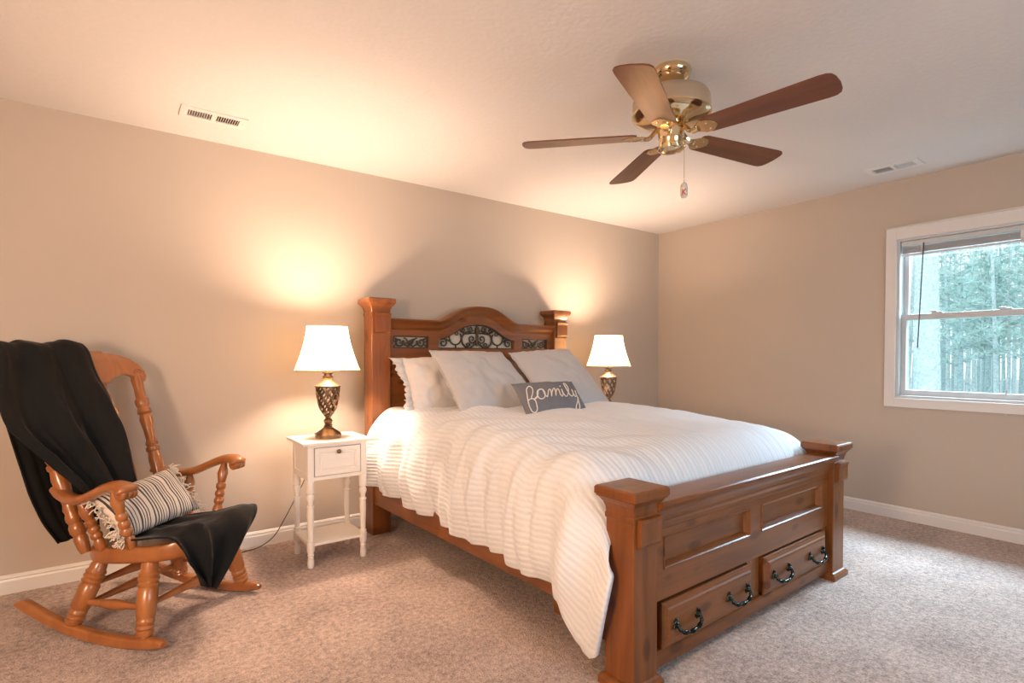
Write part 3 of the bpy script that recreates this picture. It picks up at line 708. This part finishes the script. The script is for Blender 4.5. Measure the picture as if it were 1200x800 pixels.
def stz(x): return .383+.115*x
legs = {}
for s in (-1, 1):
    for nm, A, B in (('f', (.166, s*.278, .040), (.125, s*.205, stz(.125)-.066)), ('r', (-.205, s*.278, .050), (-.150, s*.190, stz(-.15)-.066))):
        b = bmesh.new(); lathe(b, A, B, [(t_, r_*1.36) for t_, r_ in LEGP], 20); obj('leg', b, oak, ch, smooth=True, auto=40); legs[(nm, s)] = (Vector(A), Vector(B))
def on(leg, t): return legs[leg][0].lerp(legs[leg][1], t)
STP = [(0, .008), (.08, .010), (.2, .011), (.45, .017), (.5, .019), (.55, .017), (.8, .011), (.92, .010), (1, .008)]
for A, B in ((on(('f', -1), .42), on(('f', 1), .42)), (on(('r', -1), .62), on(('r', 1), .62)), (on(('f', -1), .40), on(('r', -1), .38)), (on(('f', 1), .40), on(('r', 1), .38)), (on(('r', -1), .30), on(('r', 1), .30))):
    b = bmesh.new(); lathe(b, A, B, [(t_, r_*1.15) for t_, r_ in STP], 14); obj('stretcher', b, oak, ch, smooth=True)
# seat
def outline(k, n=64):
    out = []
    for i in range(n):
        a = 2*PI*i/n; c_, s_ = math.cos(a), math.sin(a); e_ = .55
        x = math.copysign(abs(c_)**e_, c_); y = math.copysign(abs(s_)**e_, s_)
        out.append((.022+.283*x*k, y*(.245 if x > 0 else .245-.02*-x)*k))
    return out
b = bmesh.new(); rs = []
for k, dz in ((.02, -.012), (.35, -.012), (.7, -.010), (.86, -.003), (.94, .0), (.985, -.006), (1.0, -.020), (1.0, -.040), (.985, -.058), (.95, -.068), (.88, -.072), (.05, -.072)):
    rs.append([Vector((x, y, stz(x)+dz+(.010*sstep(.15, .3, x) if dz > -.03 else 0))) for x, y in outline(k)])
rings(b, rs); obj('seat', b, oak, ch, smooth=True, auto=50)
# back posts
BPA = lambda s: Vector((-.200, s*.215, stz(-.2)-.02)); BPB = lambda s: Vector((-.455, s*.262, 1.085))
BPP = [(0, .014), (.03, .019), (.08, .022), (.10, .018), (.12, .024), (.15, .024), (.17, .019), (.19, .024), (.21, .024), (.23, .019), (.25, .023), (.28, .018), (.33, .021), (.42, .026), (.47, .021), (.48, .026), (.50, .026), (.51, .020), (.53, .024), (.55, .018), (.62, .019), (.69, .025), (.72, .019), (.735, .027), (.76, .024), (.77, .020), (.79, .026), (.82, .026), (.835, .019), (.9, .019), (.96, .023), (1, .018)]
for s in (-1, 1):
    b = bmesh.new(); lathe(b, BPA(s), BPB(s), [(t_, r_*1.22) for t_, r_ in BPP], 18); obj('back_post', b, oak, ch, smooth=True, auto=40)
# crest rail
half = [(0, 1.203), (.112, 1.203), (.118, 1.192), (.16, 1.190), (.20, 1.181), (.245, 1.163), (.283, 1.135), (.305, 1.100), (.306, 1.072), (.292, 1.050), (.268, 1.042), (.245, 1.052), (.232, 1.072), (.205, 1.085), (.165, 1.084), (.135, 1.072), (.112, 1.066), (.108, 1.046), (0, 1.046)]
poly = half+[(-y, z) for y, z in half[::-1] if y > 1e-6]
crx = lambda z: -.462-.40*(z-1.09)
b = bmesh.new(); prism(b, poly, lambda p, d: Vector((crx(p[1])+d-.10*p[0]**2*-1, p[0], p[1])), -.016, .016, .004)
cre = obj('crest_rail', b, oak, ch)
for s in (-1, 1):
    b = bmesh.new(); c_ = Vector((crx(1.088)+.018, s*.266, 1.088)); q = [c_+Vector((.002, .024*math.cos(a*PI/10), .024*math.sin(a*PI/10))) for a in range(21)]; tube(b, q, .004, 6)
    q = [c_+Vector((.002, .010*math.cos(a*PI/10), .010*math.sin(a*PI/10))) for a in range(21)]; tube(b, q, .005, 6)
    obj('rosette', b, oak, cre, smooth=True)
# splat
hs = [(.085, .385), (.080, .45), (.078, .50), (.096, .57), (.108, .63), (.104, .70), (.086, .75), (.104, .79), (.112, .83), (.100, .87), (.116, .91), (.098, .95), (.104, .985), (.092, 1.01), (.100, 1.05)]
poly = [(y, z) for y, z in hs]+[(-y, z) for y, z in hs[::-1]]
b = bmesh.new(); prism(b, poly, lambda p, d: Vector((-.205-.375*(p[1]-.385)+d, p[0], p[1])), -.007, .007, .002); obj('back_splat', b, oak, ch)
# arms
for s in (-1, 1):
    P_ = [(-.315, .232, .610), (-.27, .248, .592), (-.20, .268, .582), (-.12, .283, .592), (-.04, .293, .625), (.03, .300, .652), (.085, .304, .660), (.120, .304, .650), (.132, .304, .634)]
    pts = spline([(x, s*y, z) for x, y, z in P_], 5); n_ = len(pts)
    rad = [interp([(0, .022), (.2, .021), (.5, .019), (.8, .024), (.93, .029), (1, .020)], i/(n_-1)) for i in range(n_)]
    b = bmesh.new(); tube(b, pts, rad, 16, flat=((0, 1, 0), 1.65))
    for q in (-.022, .0, .022): lathe(b, (.120, s*.304+q-.012, .634), (.120, s*.304+q+.012, .634), [(0, .018), (.2, .025), (.8, .025), (1, .018)], 18)
    obj('arm', b, oak, ch, smooth=True, auto=60)
    SP = [(0, .010), (.06, .016), (.16, .018), (.24, .012), (.28, .017), (.33, .017), (.37, .012), (.41, .017), (.46, .017), (.50, .012), (.54, .017), (.60, .017), (.63, .012), (.67, .014), (.80, .019), (.92, .013), (1, .009)]
    for A, B in (((-.100, s*.220, stz(-.1)-.01), (-.140, s*.278, .578)), ((.060, s*.228, stz(.06)-.01), (.050, s*.298, .640))):
        b = bmesh.new(); lathe(b, A, B, [(t_, r_*1.32) for t_, r_ in SP], 16); obj('arm_spindle', b, oak, ch, smooth=True, auto=40)

# black throw over the chair: rows of (left point, right point), chair frame
TH = [((-.42, -.15, .34), (-.45, .06, .36)), ((-.44, -.235, .55), (-.47, .05, .55)), ((-.545, -.29, 1.0), (-.55, .03, 1.0)), ((-.555, -.36, 1.19), (-.555, .02, 1.20)),
      ((-.51, -.375, 1.222), (-.510, .005, 1.232)), ((-.455, -.385, 1.195), (-.452, .010, 1.205)), ((-.425, -.40, 1.12), (-.425, .020, 1.12)), ((-.380, -.43, 1.02), (-.385, .042, 1.02)), ((-.330, -.445, .91), (-.332, .045, .91)),
      ((-.295, -.40, .82), (-.295, .038, .82)), ((-.255, -.335, .73), (-.262, .030, .73)), ((-.205, -.262, .62), (-.215, .015, .62)), ((-.16, -.195, .51), (-.17, .01, .51)), ((-.11, -.19, .415), (-.12, .02, .42)), ((-.03, -.225, .397), (-.03, .06, .405)),
      ((.05, -.245, .408), (.08, .17, .412)), ((.17, -.262, .424), (.19, .272, .430)), ((.290, -.272, .440), (.29, .225, .458)), ((.335, -.268, .400), (.345, .150, .425)), ((.345, -.245, .345), (.352, .060, .345)), ((.345, -.205, .285), (.350, -.045, .270)), ((.340, -.165, .232), (.345, -.125, .205))]
def row(k):
    i = min(int(k), len(TH)-2); t = k-i
    def cat(j, e_): return Vector(TH[max(0, min(len(TH)-1, j))][e_])
    out = []
    for e_ in (0, 1):
        p0, p1, p2, p3 = cat(i-1, e_), cat(i, e_), cat(i+1, e_), cat(i+2, e_)
        out.append(.5*((2*p1)+(p2-p0)*t+(2*p0-5*p1+4*p2-p3)*t*t+(3*p1-p0-3*p2+p3)*t**3))
    return out
b = bmesh.new(); NR, NC = 190, 60; V = []
for j in range(NR+1):
    k = (len(TH)-1)*j/NR; A, B = row(k); A2, B2 = row(min(len(TH)-1.001, k+.05)); A0, B0 = row(max(0, k-.05))
    al = ((A2+B2)-(A0+B0)).normalized(); ac = (B-A).normalized(); nn = al.cross(ac).normalized()
    if j > 0 and nn.dot(pn) < 0: nn = -nn
    pn = nn; r_ = []
    amp = interp([(0, .012), (3.5, .008), (4.5, .006), (6, .016), (9, .024), (11, .022), (13, .006), (16, .007), (18, .018), (21, .020)], k)
    for i in range(NC+1):
        s = i/NC; p = A.lerp(B, s)
        ph = s*5.0*PI+.9*math.sin(k*.45)+k*.10+1.9*noise.noise(Vector((s*1.6, k*.16, 5))); f_ = math.sin(ph)+.5*math.sin(ph*2.15+1.3+k*.25)*noise.noise(Vector((s*2, k*.3, 9)))*2
        off = amp*f_+.006*noise.noise(p*9)
        sgn = 1 if (TH[4][0][2] > 0) else 1
        edge = .006*noise.noise(Vector((k*1.3, s*3, 2)))
        r_.append((p, nn, off, edge))
    V.append(r_)
# outward side of the cloth: away from the chair (front of back, top of seat)
mid = V[int(NR*8/21)][NC//2]; flip = 1 if mid[1].x > 0 else -1
VV = [[b.verts.new(p+n_*flip*(off+.014)+Vector((0, 0, e_))) for p, n_, off, e_ in r_] for r_ in V]
for j in range(NR):
    for i in range(NC): b.faces.new((VV[j][i], VV[j][i+1], VV[j+1][i+1], VV[j+1][i]))
thr = obj('throw_blanket', b, velvet, smooth=True); md = thr.modifiers.new('thick', 'SOLIDIFY'); md.thickness = .007; md.offset = 0
tag(thr, 'black plush throw draped over the back and seat of the rocking chair', 'blanket'); rebase(thr, CF)

# striped pillow on the chair
def chair_pillow():
    f5 = pillow_fn((-.105, -.275, .590), (-.115, .135, .640), (.055, -.265, .425), (.025, .165, .440), .062, .05, 21, .004)
    TL, TR, BL = Vector((-.105, -.275, .590)), Vector((-.115, .135, .640)), Vector((.055, -.265, .425))
    return f5
f5_raw = chair_pillow()
def f5(s, t, side):
    # the builder's front faces -y; on the chair the front must face +x
    return f5_raw(s, t, side)
pb = pillow_mesh(f5); pl = obj('striped_pillow', pb, stripe_m, smooth=True)
random.seed(4)
for s_end in (0, 1):
    b = bmesh.new()
    for k in range(84):
        t = random.random() if k < 56 else (random.choice((0.0, 1.0))+random.uniform(-.05, .05)); t = min(1, max(0, t))
        p = f5(s_end, t, 1); d = -1 if s_end == 0 else 1
        a = Vector((random.uniform(-.03, .03), d*random.uniform(.012, .034), random.uniform(-.03, .014)))
        c_ = p+a*.5+Vector((random.uniform(-.008, .012), 0, random.uniform(-.004, .012)))
        tube(b, spline([p, c_, p+a], 4), .0028, 5)
    obj('tassel_fringe', b, fringe_mat, pl, smooth=True)
tag(pl, 'cream and charcoal striped lumbar pillow with yarn fringe on the rocking chair', 'pillow'); rebase(pl, CF)

# ---------------------------------------------------------------- ceiling fan
FC = Vector((-2.568, -2.109, 0))
fan = empty('ceiling_fan', (FC.x, FC.y, H), 0, 'brass ceiling fan with five dark walnut blades and a pull chain', 'fan')
def fz(z): return z-H
b = bmesh.new(); vlathe(b, (0,0,0), [(0, .078), (fz(2.435), .083), (fz(2.425), .085), (fz(2.412), .080), (fz(2.405), .075), (fz(2.398), .078), (fz(2.388), .072), (fz(2.372), .056), (fz(2.360), .034), (fz(2.354), .024)], 32)
obj('canopy', b, brass, fan, smooth=True, auto=35)
b = bmesh.new(); vlathe(b, (0,0,0), [(fz(2.372), .016), (fz(2.36), .019), (fz(2.352), .013), (fz(2.325), .013)], 16); obj('downrod', b, plain('dark_steel', (.05, .045, .04), .3, .9), fan, smooth=True)
b = bmesh.new(); vlathe(b, (0,0,0), [(fz(2.352), .022), (fz(2.345), .040), (fz(2.338), .090), (fz(2.330), .135), (fz(2.318), .158), (fz(2.300), .166), (fz(2.245), .167)], 48)
obj('motor_housing', b, brass_dull, fan, smooth=True, auto=40)
b = bmesh.new(); vlathe(b, (0,0,0), [(fz(2.246), .160), (fz(2.246), .169), (fz(2.238), .171), (fz(2.232), .168), (fz(2.222), .150), (fz(2.212), .120), (fz(2.206), .085), (fz(2.200), .070)], 48)
obj('housing_rim', b, brass, fan, smooth=True, auto=40)
b = bmesh.new(); vlathe(b, (0,0,0), [(fz(2.206), .060), (fz(2.190), .062), (fz(2.186), .046), (fz(2.172), .046), (fz(2.168), .058), (fz(2.135), .056), (fz(2.130), .052), (fz(2.098), .050), (fz(2.096), .056), (fz(2.088), .056), (fz(2.082), .048), (fz(2.076), .020), (fz(2.075), .001)], 36)
obj('switch_housing', b, brass, fan, smooth=True, auto=35)
a0 = 3.595; PT = -.169; ZB = 2.150
for k in range(5):
    a = a0+k*2*PI/5; Rz = Matrix.Rotation(a, 4, 'Z') @ Matrix.Translation((0, 0, fz(ZB))) @ Matrix.Rotation(PT, 4, 'X')
    # blade outline
    pl_ = []
    Lr, Rr, w0, w1 = .150, .660, .058, .074
    pl_ += [(Lr, -w0*.8), (Lr+.02, -w0)]
    pl_ += [(Rr-.050, -w1), (Rr-.025, -w1*.97), (Rr-.008, -w1*.82), (Rr, -w1*.55), (Rr+.004, 0), (Rr, w1*.55), (Rr-.008, w1*.82), (Rr-.025, w1*.97), (Rr-.050, w1)]
    pl_ += [(Lr+.02, w0), (Lr, w0*.8)]
    b = bmesh.new(); prism(b, pl_, lambda p, d: Vector((p[0], p[1], d)), -.003, .003, .0012)
    bl = obj('fan_blade', b, walnut, fan); bl.matrix_local = Rz
    b = bmesh.new()
    tp_ = [(.105, -.014), (.130, -.030), (.150, -.047), (.180, -.044), (.205, -.018), (.212, 0), (.205, .018), (.180, .044), (.150, .047), (.130, .030), (.105, .014)]
    prism(b, tp_, lambda p, d: Vector((p[0], p[1], d)), -.0075, -.0035, .001)
    tube(b, spline([(.040, 0, .030), (.065, 0, .022), (.095, 0, -.006), (.130, 0, -.006)], 5), [.010]*15+[.012], 8, flat=((0, 1, 0), 1.7))
    for q in (-.022, .022): vlathe(b, (.172, q, 0), [(-.011, .001), (-.0105, .005), (-.0075, .006), (-.007, .001)], 10)
    br = obj('blade_iron', b, brass, fan, smooth=True, auto=40); br.matrix_local = Rz
cx_, cy_ = .036, -.032
b = bmesh.new(); vlathe(b, (cx_*1.2, cy_*1.2, fz(2.105)), [(-.008, .002), (-.006, .006), (.006, .006), (.008, .002)], 10)
n_ = 46
for i in range(n_): vlathe(b, (cx_*1.2, cy_*1.2, fz(2.095)-i*.1535/n_), [(-.0016, .0004), (-.001, .0014), (.001, .0014), (.0016, .0004)], 6)
tube(b, [(cx_*1.2, cy_*1.2, fz(2.098)), (cx_*1.2, cy_*1.2, fz(1.94))], .0006, 5)
pc = obj('pull_chain', b, brass, fan, smooth=True)
b = bmesh.new(); vlathe(b, (cx_*1.2, cy_*1.2, fz(1.878)), [(-.002, .006), (.0, .012), (.010, .0155), (.050, .0155), (.060, .011), (.066, .003)], 20); pd = obj('pendant', b, glassbead, pc, smooth=True)
# red K-shaped mark on the pendant, on the side towards the bed foot
b = bmesh.new(); Cc = Vector((cx_*1.2, cy_*1.2, fz(1.878))); dv = Vector((-2.0, -1.53, 0)).normalized(); sv = Vector((-dv.y, dv.x, 0)); sv = -sv if sv.x < 0 else sv
for P0, P1 in (((-.006, .008), (-.006, .034)), ((-.004, .021), (.007, .034)), ((-.004, .021), (.007, .008))):
    pts = []
    for i in range(5):
        t = i/4; xx = lerp(P0[0], P1[0], t); zz = lerp(P0[1], P1[1], t); pts.append(Cc+sv*xx+dv*(math.sqrt(.0158**2-xx*xx))+Vector((0, 0, zz)))
    tube(b, pts, .0022, 6)
obj('emblem', b, red_enamel, pd, smooth=True)

# ---------------------------------------------------------------- ceiling vents
def vent(x0, x1, y0, y1, along, label, second):
    root = empty('ceiling_vent', ((x0+x1)/2, (y0+y1)/2, H), 0, label, 'vent', 'ceiling vents')
    hx, hy = (x1-x0)/2, (y1-y0)/2; L_, W_ = (hx, hy) if along == 'x' else (hy, hx)
    f = (lambda a, c, z: Vector((a, c, z))) if along == 'x' else (lambda a, c, z: Vector((-c, a, z)))
    b = bmesh.new()
    def bx(b, a_, b_, c_, d_, e_, g_, bv=0):
        t = bmesh.new(); box(t, a_, b_, c_, d_, e_, g_, bv)
        for v in t.verts: v.co = f(*v.co)
        join(b, t)
    fl = .034
    for q in ((-L_, L_, -W_, -W_+fl), (-L_, L_, W_-fl, W_), (-L_, -L_+fl, -W_+fl, W_-fl), (L_-fl, L_, -W_+fl, W_-fl), (-.012, .012, -W_+fl, W_-fl)): bx(b, q[0], q[1], q[2], q[3], -.008, 0, .0)
    for s in (-1, 1): vlathe(b, tuple(f(s*(L_-.017), 0, -.008)), [(-.002, .001), (-.0015, .004), (0, .005)], 10)
    obj('grille_frame', b, trim_white, root)
    b = bmesh.new(); bx(b, -L_+fl-.004, L_-fl+.004, -W_+fl-.004, W_-fl+.004, -.0015, -.0005); obj('duct_shade_sheet', b, duct_shade, root)  # flat sheet coloured dark in place of the shaded opening
    b = bmesh.new(); n_ = 9
    for s in (-1, 1):
        for k in range(n_):
            c_ = s*(.016+(L_-fl-.018)*(k+.5)/n_); t = bmesh.new(); box(t, -.0012, .0012, -W_+fl, W_-fl, -.0035, .0035)
            tl = Matrix.Translation((c_, 0, -.0055)) @ Matrix.Rotation(R(s*second), 4, 'Y'); bmesh.ops.transform(t, matrix=tl, verts=t.verts[:])
            for v in t.verts: v.co = f(*v.co); v.co.z = min(v.co.z, -.0012)
            join(b, t)
    obj('louvers', b, trim_white, root)
vent(-4.275, -3.968, -.456, -.308, 'x', 'white ceiling vent above the rocking chair', 25)
vent(-.437, -.272, -2.368, -2.066, 'y', 'white ceiling vent near the window wall', 40)

# ---------------------------------------------------------------- window blind, raised
bl = empty('window_blind', (.02, (WY0+WY1)/2, WZ1-.02), 0, 'white mini blind drawn up to the top of the window', 'blind')
hl = (WY1-WY0)/2-.026; z_ = lambda z: z-(WZ1-.02)
b = bmesh.new(); box(b, -.012, .018, -hl, hl, z_(1.962), z_(1.996), .003); obj('headrail', b, vinyl, bl)
b = bmesh.new()
for k in range(17):
    zz = z_(1.955)-k*.0028; box(b, -.009, .015, -hl+.004, hl-.004, zz-.0007, zz+.0007, .0003, 1)
box(b, -.010, .016, -hl+.004, hl-.004, z_(1.890), z_(1.904), .003)
for y in (-.26, .26): box(b, -.0115, .0165, y-.008, y+.008, z_(1.888), z_(1.962))
obj('slat_stack', b, plain('blind_slats', (.60, .60, .60), .5), bl)
b = bmesh.new(); tube(b, [(-.018, (-2.283+2.5335), z_(1.97)), (-.020, (-2.281+2.5335), z_(1.90)), (-.020, (-2.257+2.5335), z_(1.235))], .0042, 8); obj('tilt_wand', b, plain('smoky_wand', (.08, .10, .11), .2), bl)
b = bmesh.new()
tube(b, [(-.016, -2.735+2.5335, z_(1.965)), (-.018, -2.733+2.5335, z_(.86))], .0010, 5); vlathe(b, (-.018, -2.733+2.5335, z_(.80)), [(0, .006), (.02, .006), (.03, .004), (.055, .002)], 10)
vlathe(b, (-.018, -2.733+2.5335, z_(.93)), [(0, .004), (.004, .006), (.03, .006), (.036, .002)], 10)
obj('pull_cord', b, vinyl, bl)

# ---------------------------------------------------------------- woods outside, haze put into the bark, needle and ground colours
ground_m = plain('hazed_leaf_litter', (.42, .46, .44), .95, nscale=3, nstr=.3, vary=.2)
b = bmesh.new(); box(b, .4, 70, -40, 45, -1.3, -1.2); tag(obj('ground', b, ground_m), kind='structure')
bark_m = plain('hazed_pale_bark', (.55, .66, .68), .95, nscale=26, nstr=.5, vary=.25, dist=.02)
bark2_m = plain('hazed_grey_bark', (.36, .50, .52), .95, nscale=26, nstr=.5, vary=.25, dist=.02)
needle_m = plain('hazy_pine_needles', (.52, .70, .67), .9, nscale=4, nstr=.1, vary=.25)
rnd = random.Random(12)
def bare(x, y, h, r, lean=0, branches=14, br0=.25, mt=None, name='bare_tree'):
    root = empty(name, (x, y, -1.2)); b = bmesh.new(); n_ = 14
    ph = rnd.uniform(0, 6)
    P_ = [Vector((lean*.3*(i/n_)*h*.2+.02*h*.3*math.sin(ph+i*.6)*.3, lean*(i/n_)*h+.02*h*.3*math.cos(ph+i*.5)*.4, h*i/n_)) for i in range(n_+1)]
    tube(b, P_, [r*(1-.75*i/n_) for i in range(n_+1)], 9); obj('trunk', b, mt or bark_m, root, smooth=True)
    b = bmesh.new()
    for k in range(branches):
        t = rnd.uniform(br0, .97); i = int(t*n_); p = P_[i]; a = rnd.uniform(0, 2*PI); L_ = h*rnd.uniform(.07, .2)*(1.1-t*.6); el = rnd.uniform(.1, .9)
        d = Vector((math.cos(a)*math.cos(el), math.sin(a)*math.cos(el), math.sin(el))); rb = r*(1-.75*t)*.30
        q = [p]
        for m_ in range(5): d = (d+Vector((rnd.uniform(-.3, .3), rnd.uniform(-.3, .3), rnd.uniform(-.15, .25)))).normalized(); q.append(q[-1]+d*L_/5)
        tube(b, q, [rb*(1-.17*m_) for m_ in range(6)], 5)
        for m_ in (2, 3, 4):
            for z2 in range(2):
                d2 = (d+Vector((rnd.uniform(-1, 1), rnd.uniform(-1, 1), rnd.uniform(-.4, .8)))).normalized(); L2 = L_*rnd.uniform(.2, .45)
                tube(b, [q[m_], q[m_]+d2*L2*.5+Vector((0, 0, .02)), q[m_]+d2*L2], [rb*.4, rb*.3, rb*.15], 4)
    obj('branches', b, mt or bark_m, root)
    return root
def pine(x, y, h, r):
    root = empty('pine_tree', (x, y, -1.2)); b = bmesh.new(); tube(b, [(0, 0, h*i/8) for i in range(9)], [r*(1-.85*i/8) for i in range(9)], 8); obj('trunk', b, bark2_m, root, smooth=True)
    b = bmesh.new(); bb = bmesh.new()
    n_ = int(36*h/7)
    for k in range(n_):
        t = .50+.50*(k/n_); a = k*2.4+rnd.uniform(-.3, .3); L_ = (1-t)*h*.22+.28; p = Vector((0, 0, t*h)); up_ = .35
        d = Vector((math.cos(a), math.sin(a), up_)).normalized(); e_ = p+d*L_
        tube(bb, [p, p+d*L_*.5, e_], [.02, .014, .008], 4)
        for c_ in range(5):
            q = p+d*L_*(.4+.6*c_/4)+Vector((rnd.uniform(-.14, .14), rnd.uniform(-.14, .14), rnd.uniform(-.05, .12)))
            for m_ in range(20):
                dd = Vector((rnd.uniform(-1, 1)+d.x*.6, rnd.uniform(-1, 1)+d.y*.6, rnd.uniform(-.3, 1.2))).normalized()*rnd.uniform(.12, .24); sd = dd.cross(Vector((rnd.uniform(-1, 1), rnd.uniform(-1, 1), .3))).normalized()*.010
                v_ = [b.verts.new(q-sd), b.verts.new(q+sd), b.verts.new(q+dd)]; b.faces.new(v_)
    obj('needles', b, needle_m, root); obj('branches', bb, bark2_m, root)
    return root
def viewpos(px, dist):   # a spot in the woods seen through the window at this picture column, at world x = dist
    t = (px-600)/FPX; d = Vector((math.sin(YAW)+math.cos(YAW)*t, math.cos(YAW)-math.sin(YAW)*t)); k = (dist+4.574)/d.x
    return dist, -3.642+d.y*k
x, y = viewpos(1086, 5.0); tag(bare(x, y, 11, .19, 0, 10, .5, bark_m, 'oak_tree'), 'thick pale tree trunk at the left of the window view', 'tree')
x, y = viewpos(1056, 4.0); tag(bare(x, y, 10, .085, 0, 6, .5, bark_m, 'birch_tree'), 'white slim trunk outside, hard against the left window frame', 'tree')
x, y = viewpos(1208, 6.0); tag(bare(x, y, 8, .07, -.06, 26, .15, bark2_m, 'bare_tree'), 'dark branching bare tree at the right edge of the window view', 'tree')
taken = []
def spot(px, lo, hi, gap):
    for _ in range(60):
        x, y = viewpos(px+rnd.uniform(-6, 6), rnd.uniform(lo, hi))
        if all((x-a)**2+(y-c_)**2 > gap*gap for a, c_ in taken): break
    taken.append((x, y)); return x, y
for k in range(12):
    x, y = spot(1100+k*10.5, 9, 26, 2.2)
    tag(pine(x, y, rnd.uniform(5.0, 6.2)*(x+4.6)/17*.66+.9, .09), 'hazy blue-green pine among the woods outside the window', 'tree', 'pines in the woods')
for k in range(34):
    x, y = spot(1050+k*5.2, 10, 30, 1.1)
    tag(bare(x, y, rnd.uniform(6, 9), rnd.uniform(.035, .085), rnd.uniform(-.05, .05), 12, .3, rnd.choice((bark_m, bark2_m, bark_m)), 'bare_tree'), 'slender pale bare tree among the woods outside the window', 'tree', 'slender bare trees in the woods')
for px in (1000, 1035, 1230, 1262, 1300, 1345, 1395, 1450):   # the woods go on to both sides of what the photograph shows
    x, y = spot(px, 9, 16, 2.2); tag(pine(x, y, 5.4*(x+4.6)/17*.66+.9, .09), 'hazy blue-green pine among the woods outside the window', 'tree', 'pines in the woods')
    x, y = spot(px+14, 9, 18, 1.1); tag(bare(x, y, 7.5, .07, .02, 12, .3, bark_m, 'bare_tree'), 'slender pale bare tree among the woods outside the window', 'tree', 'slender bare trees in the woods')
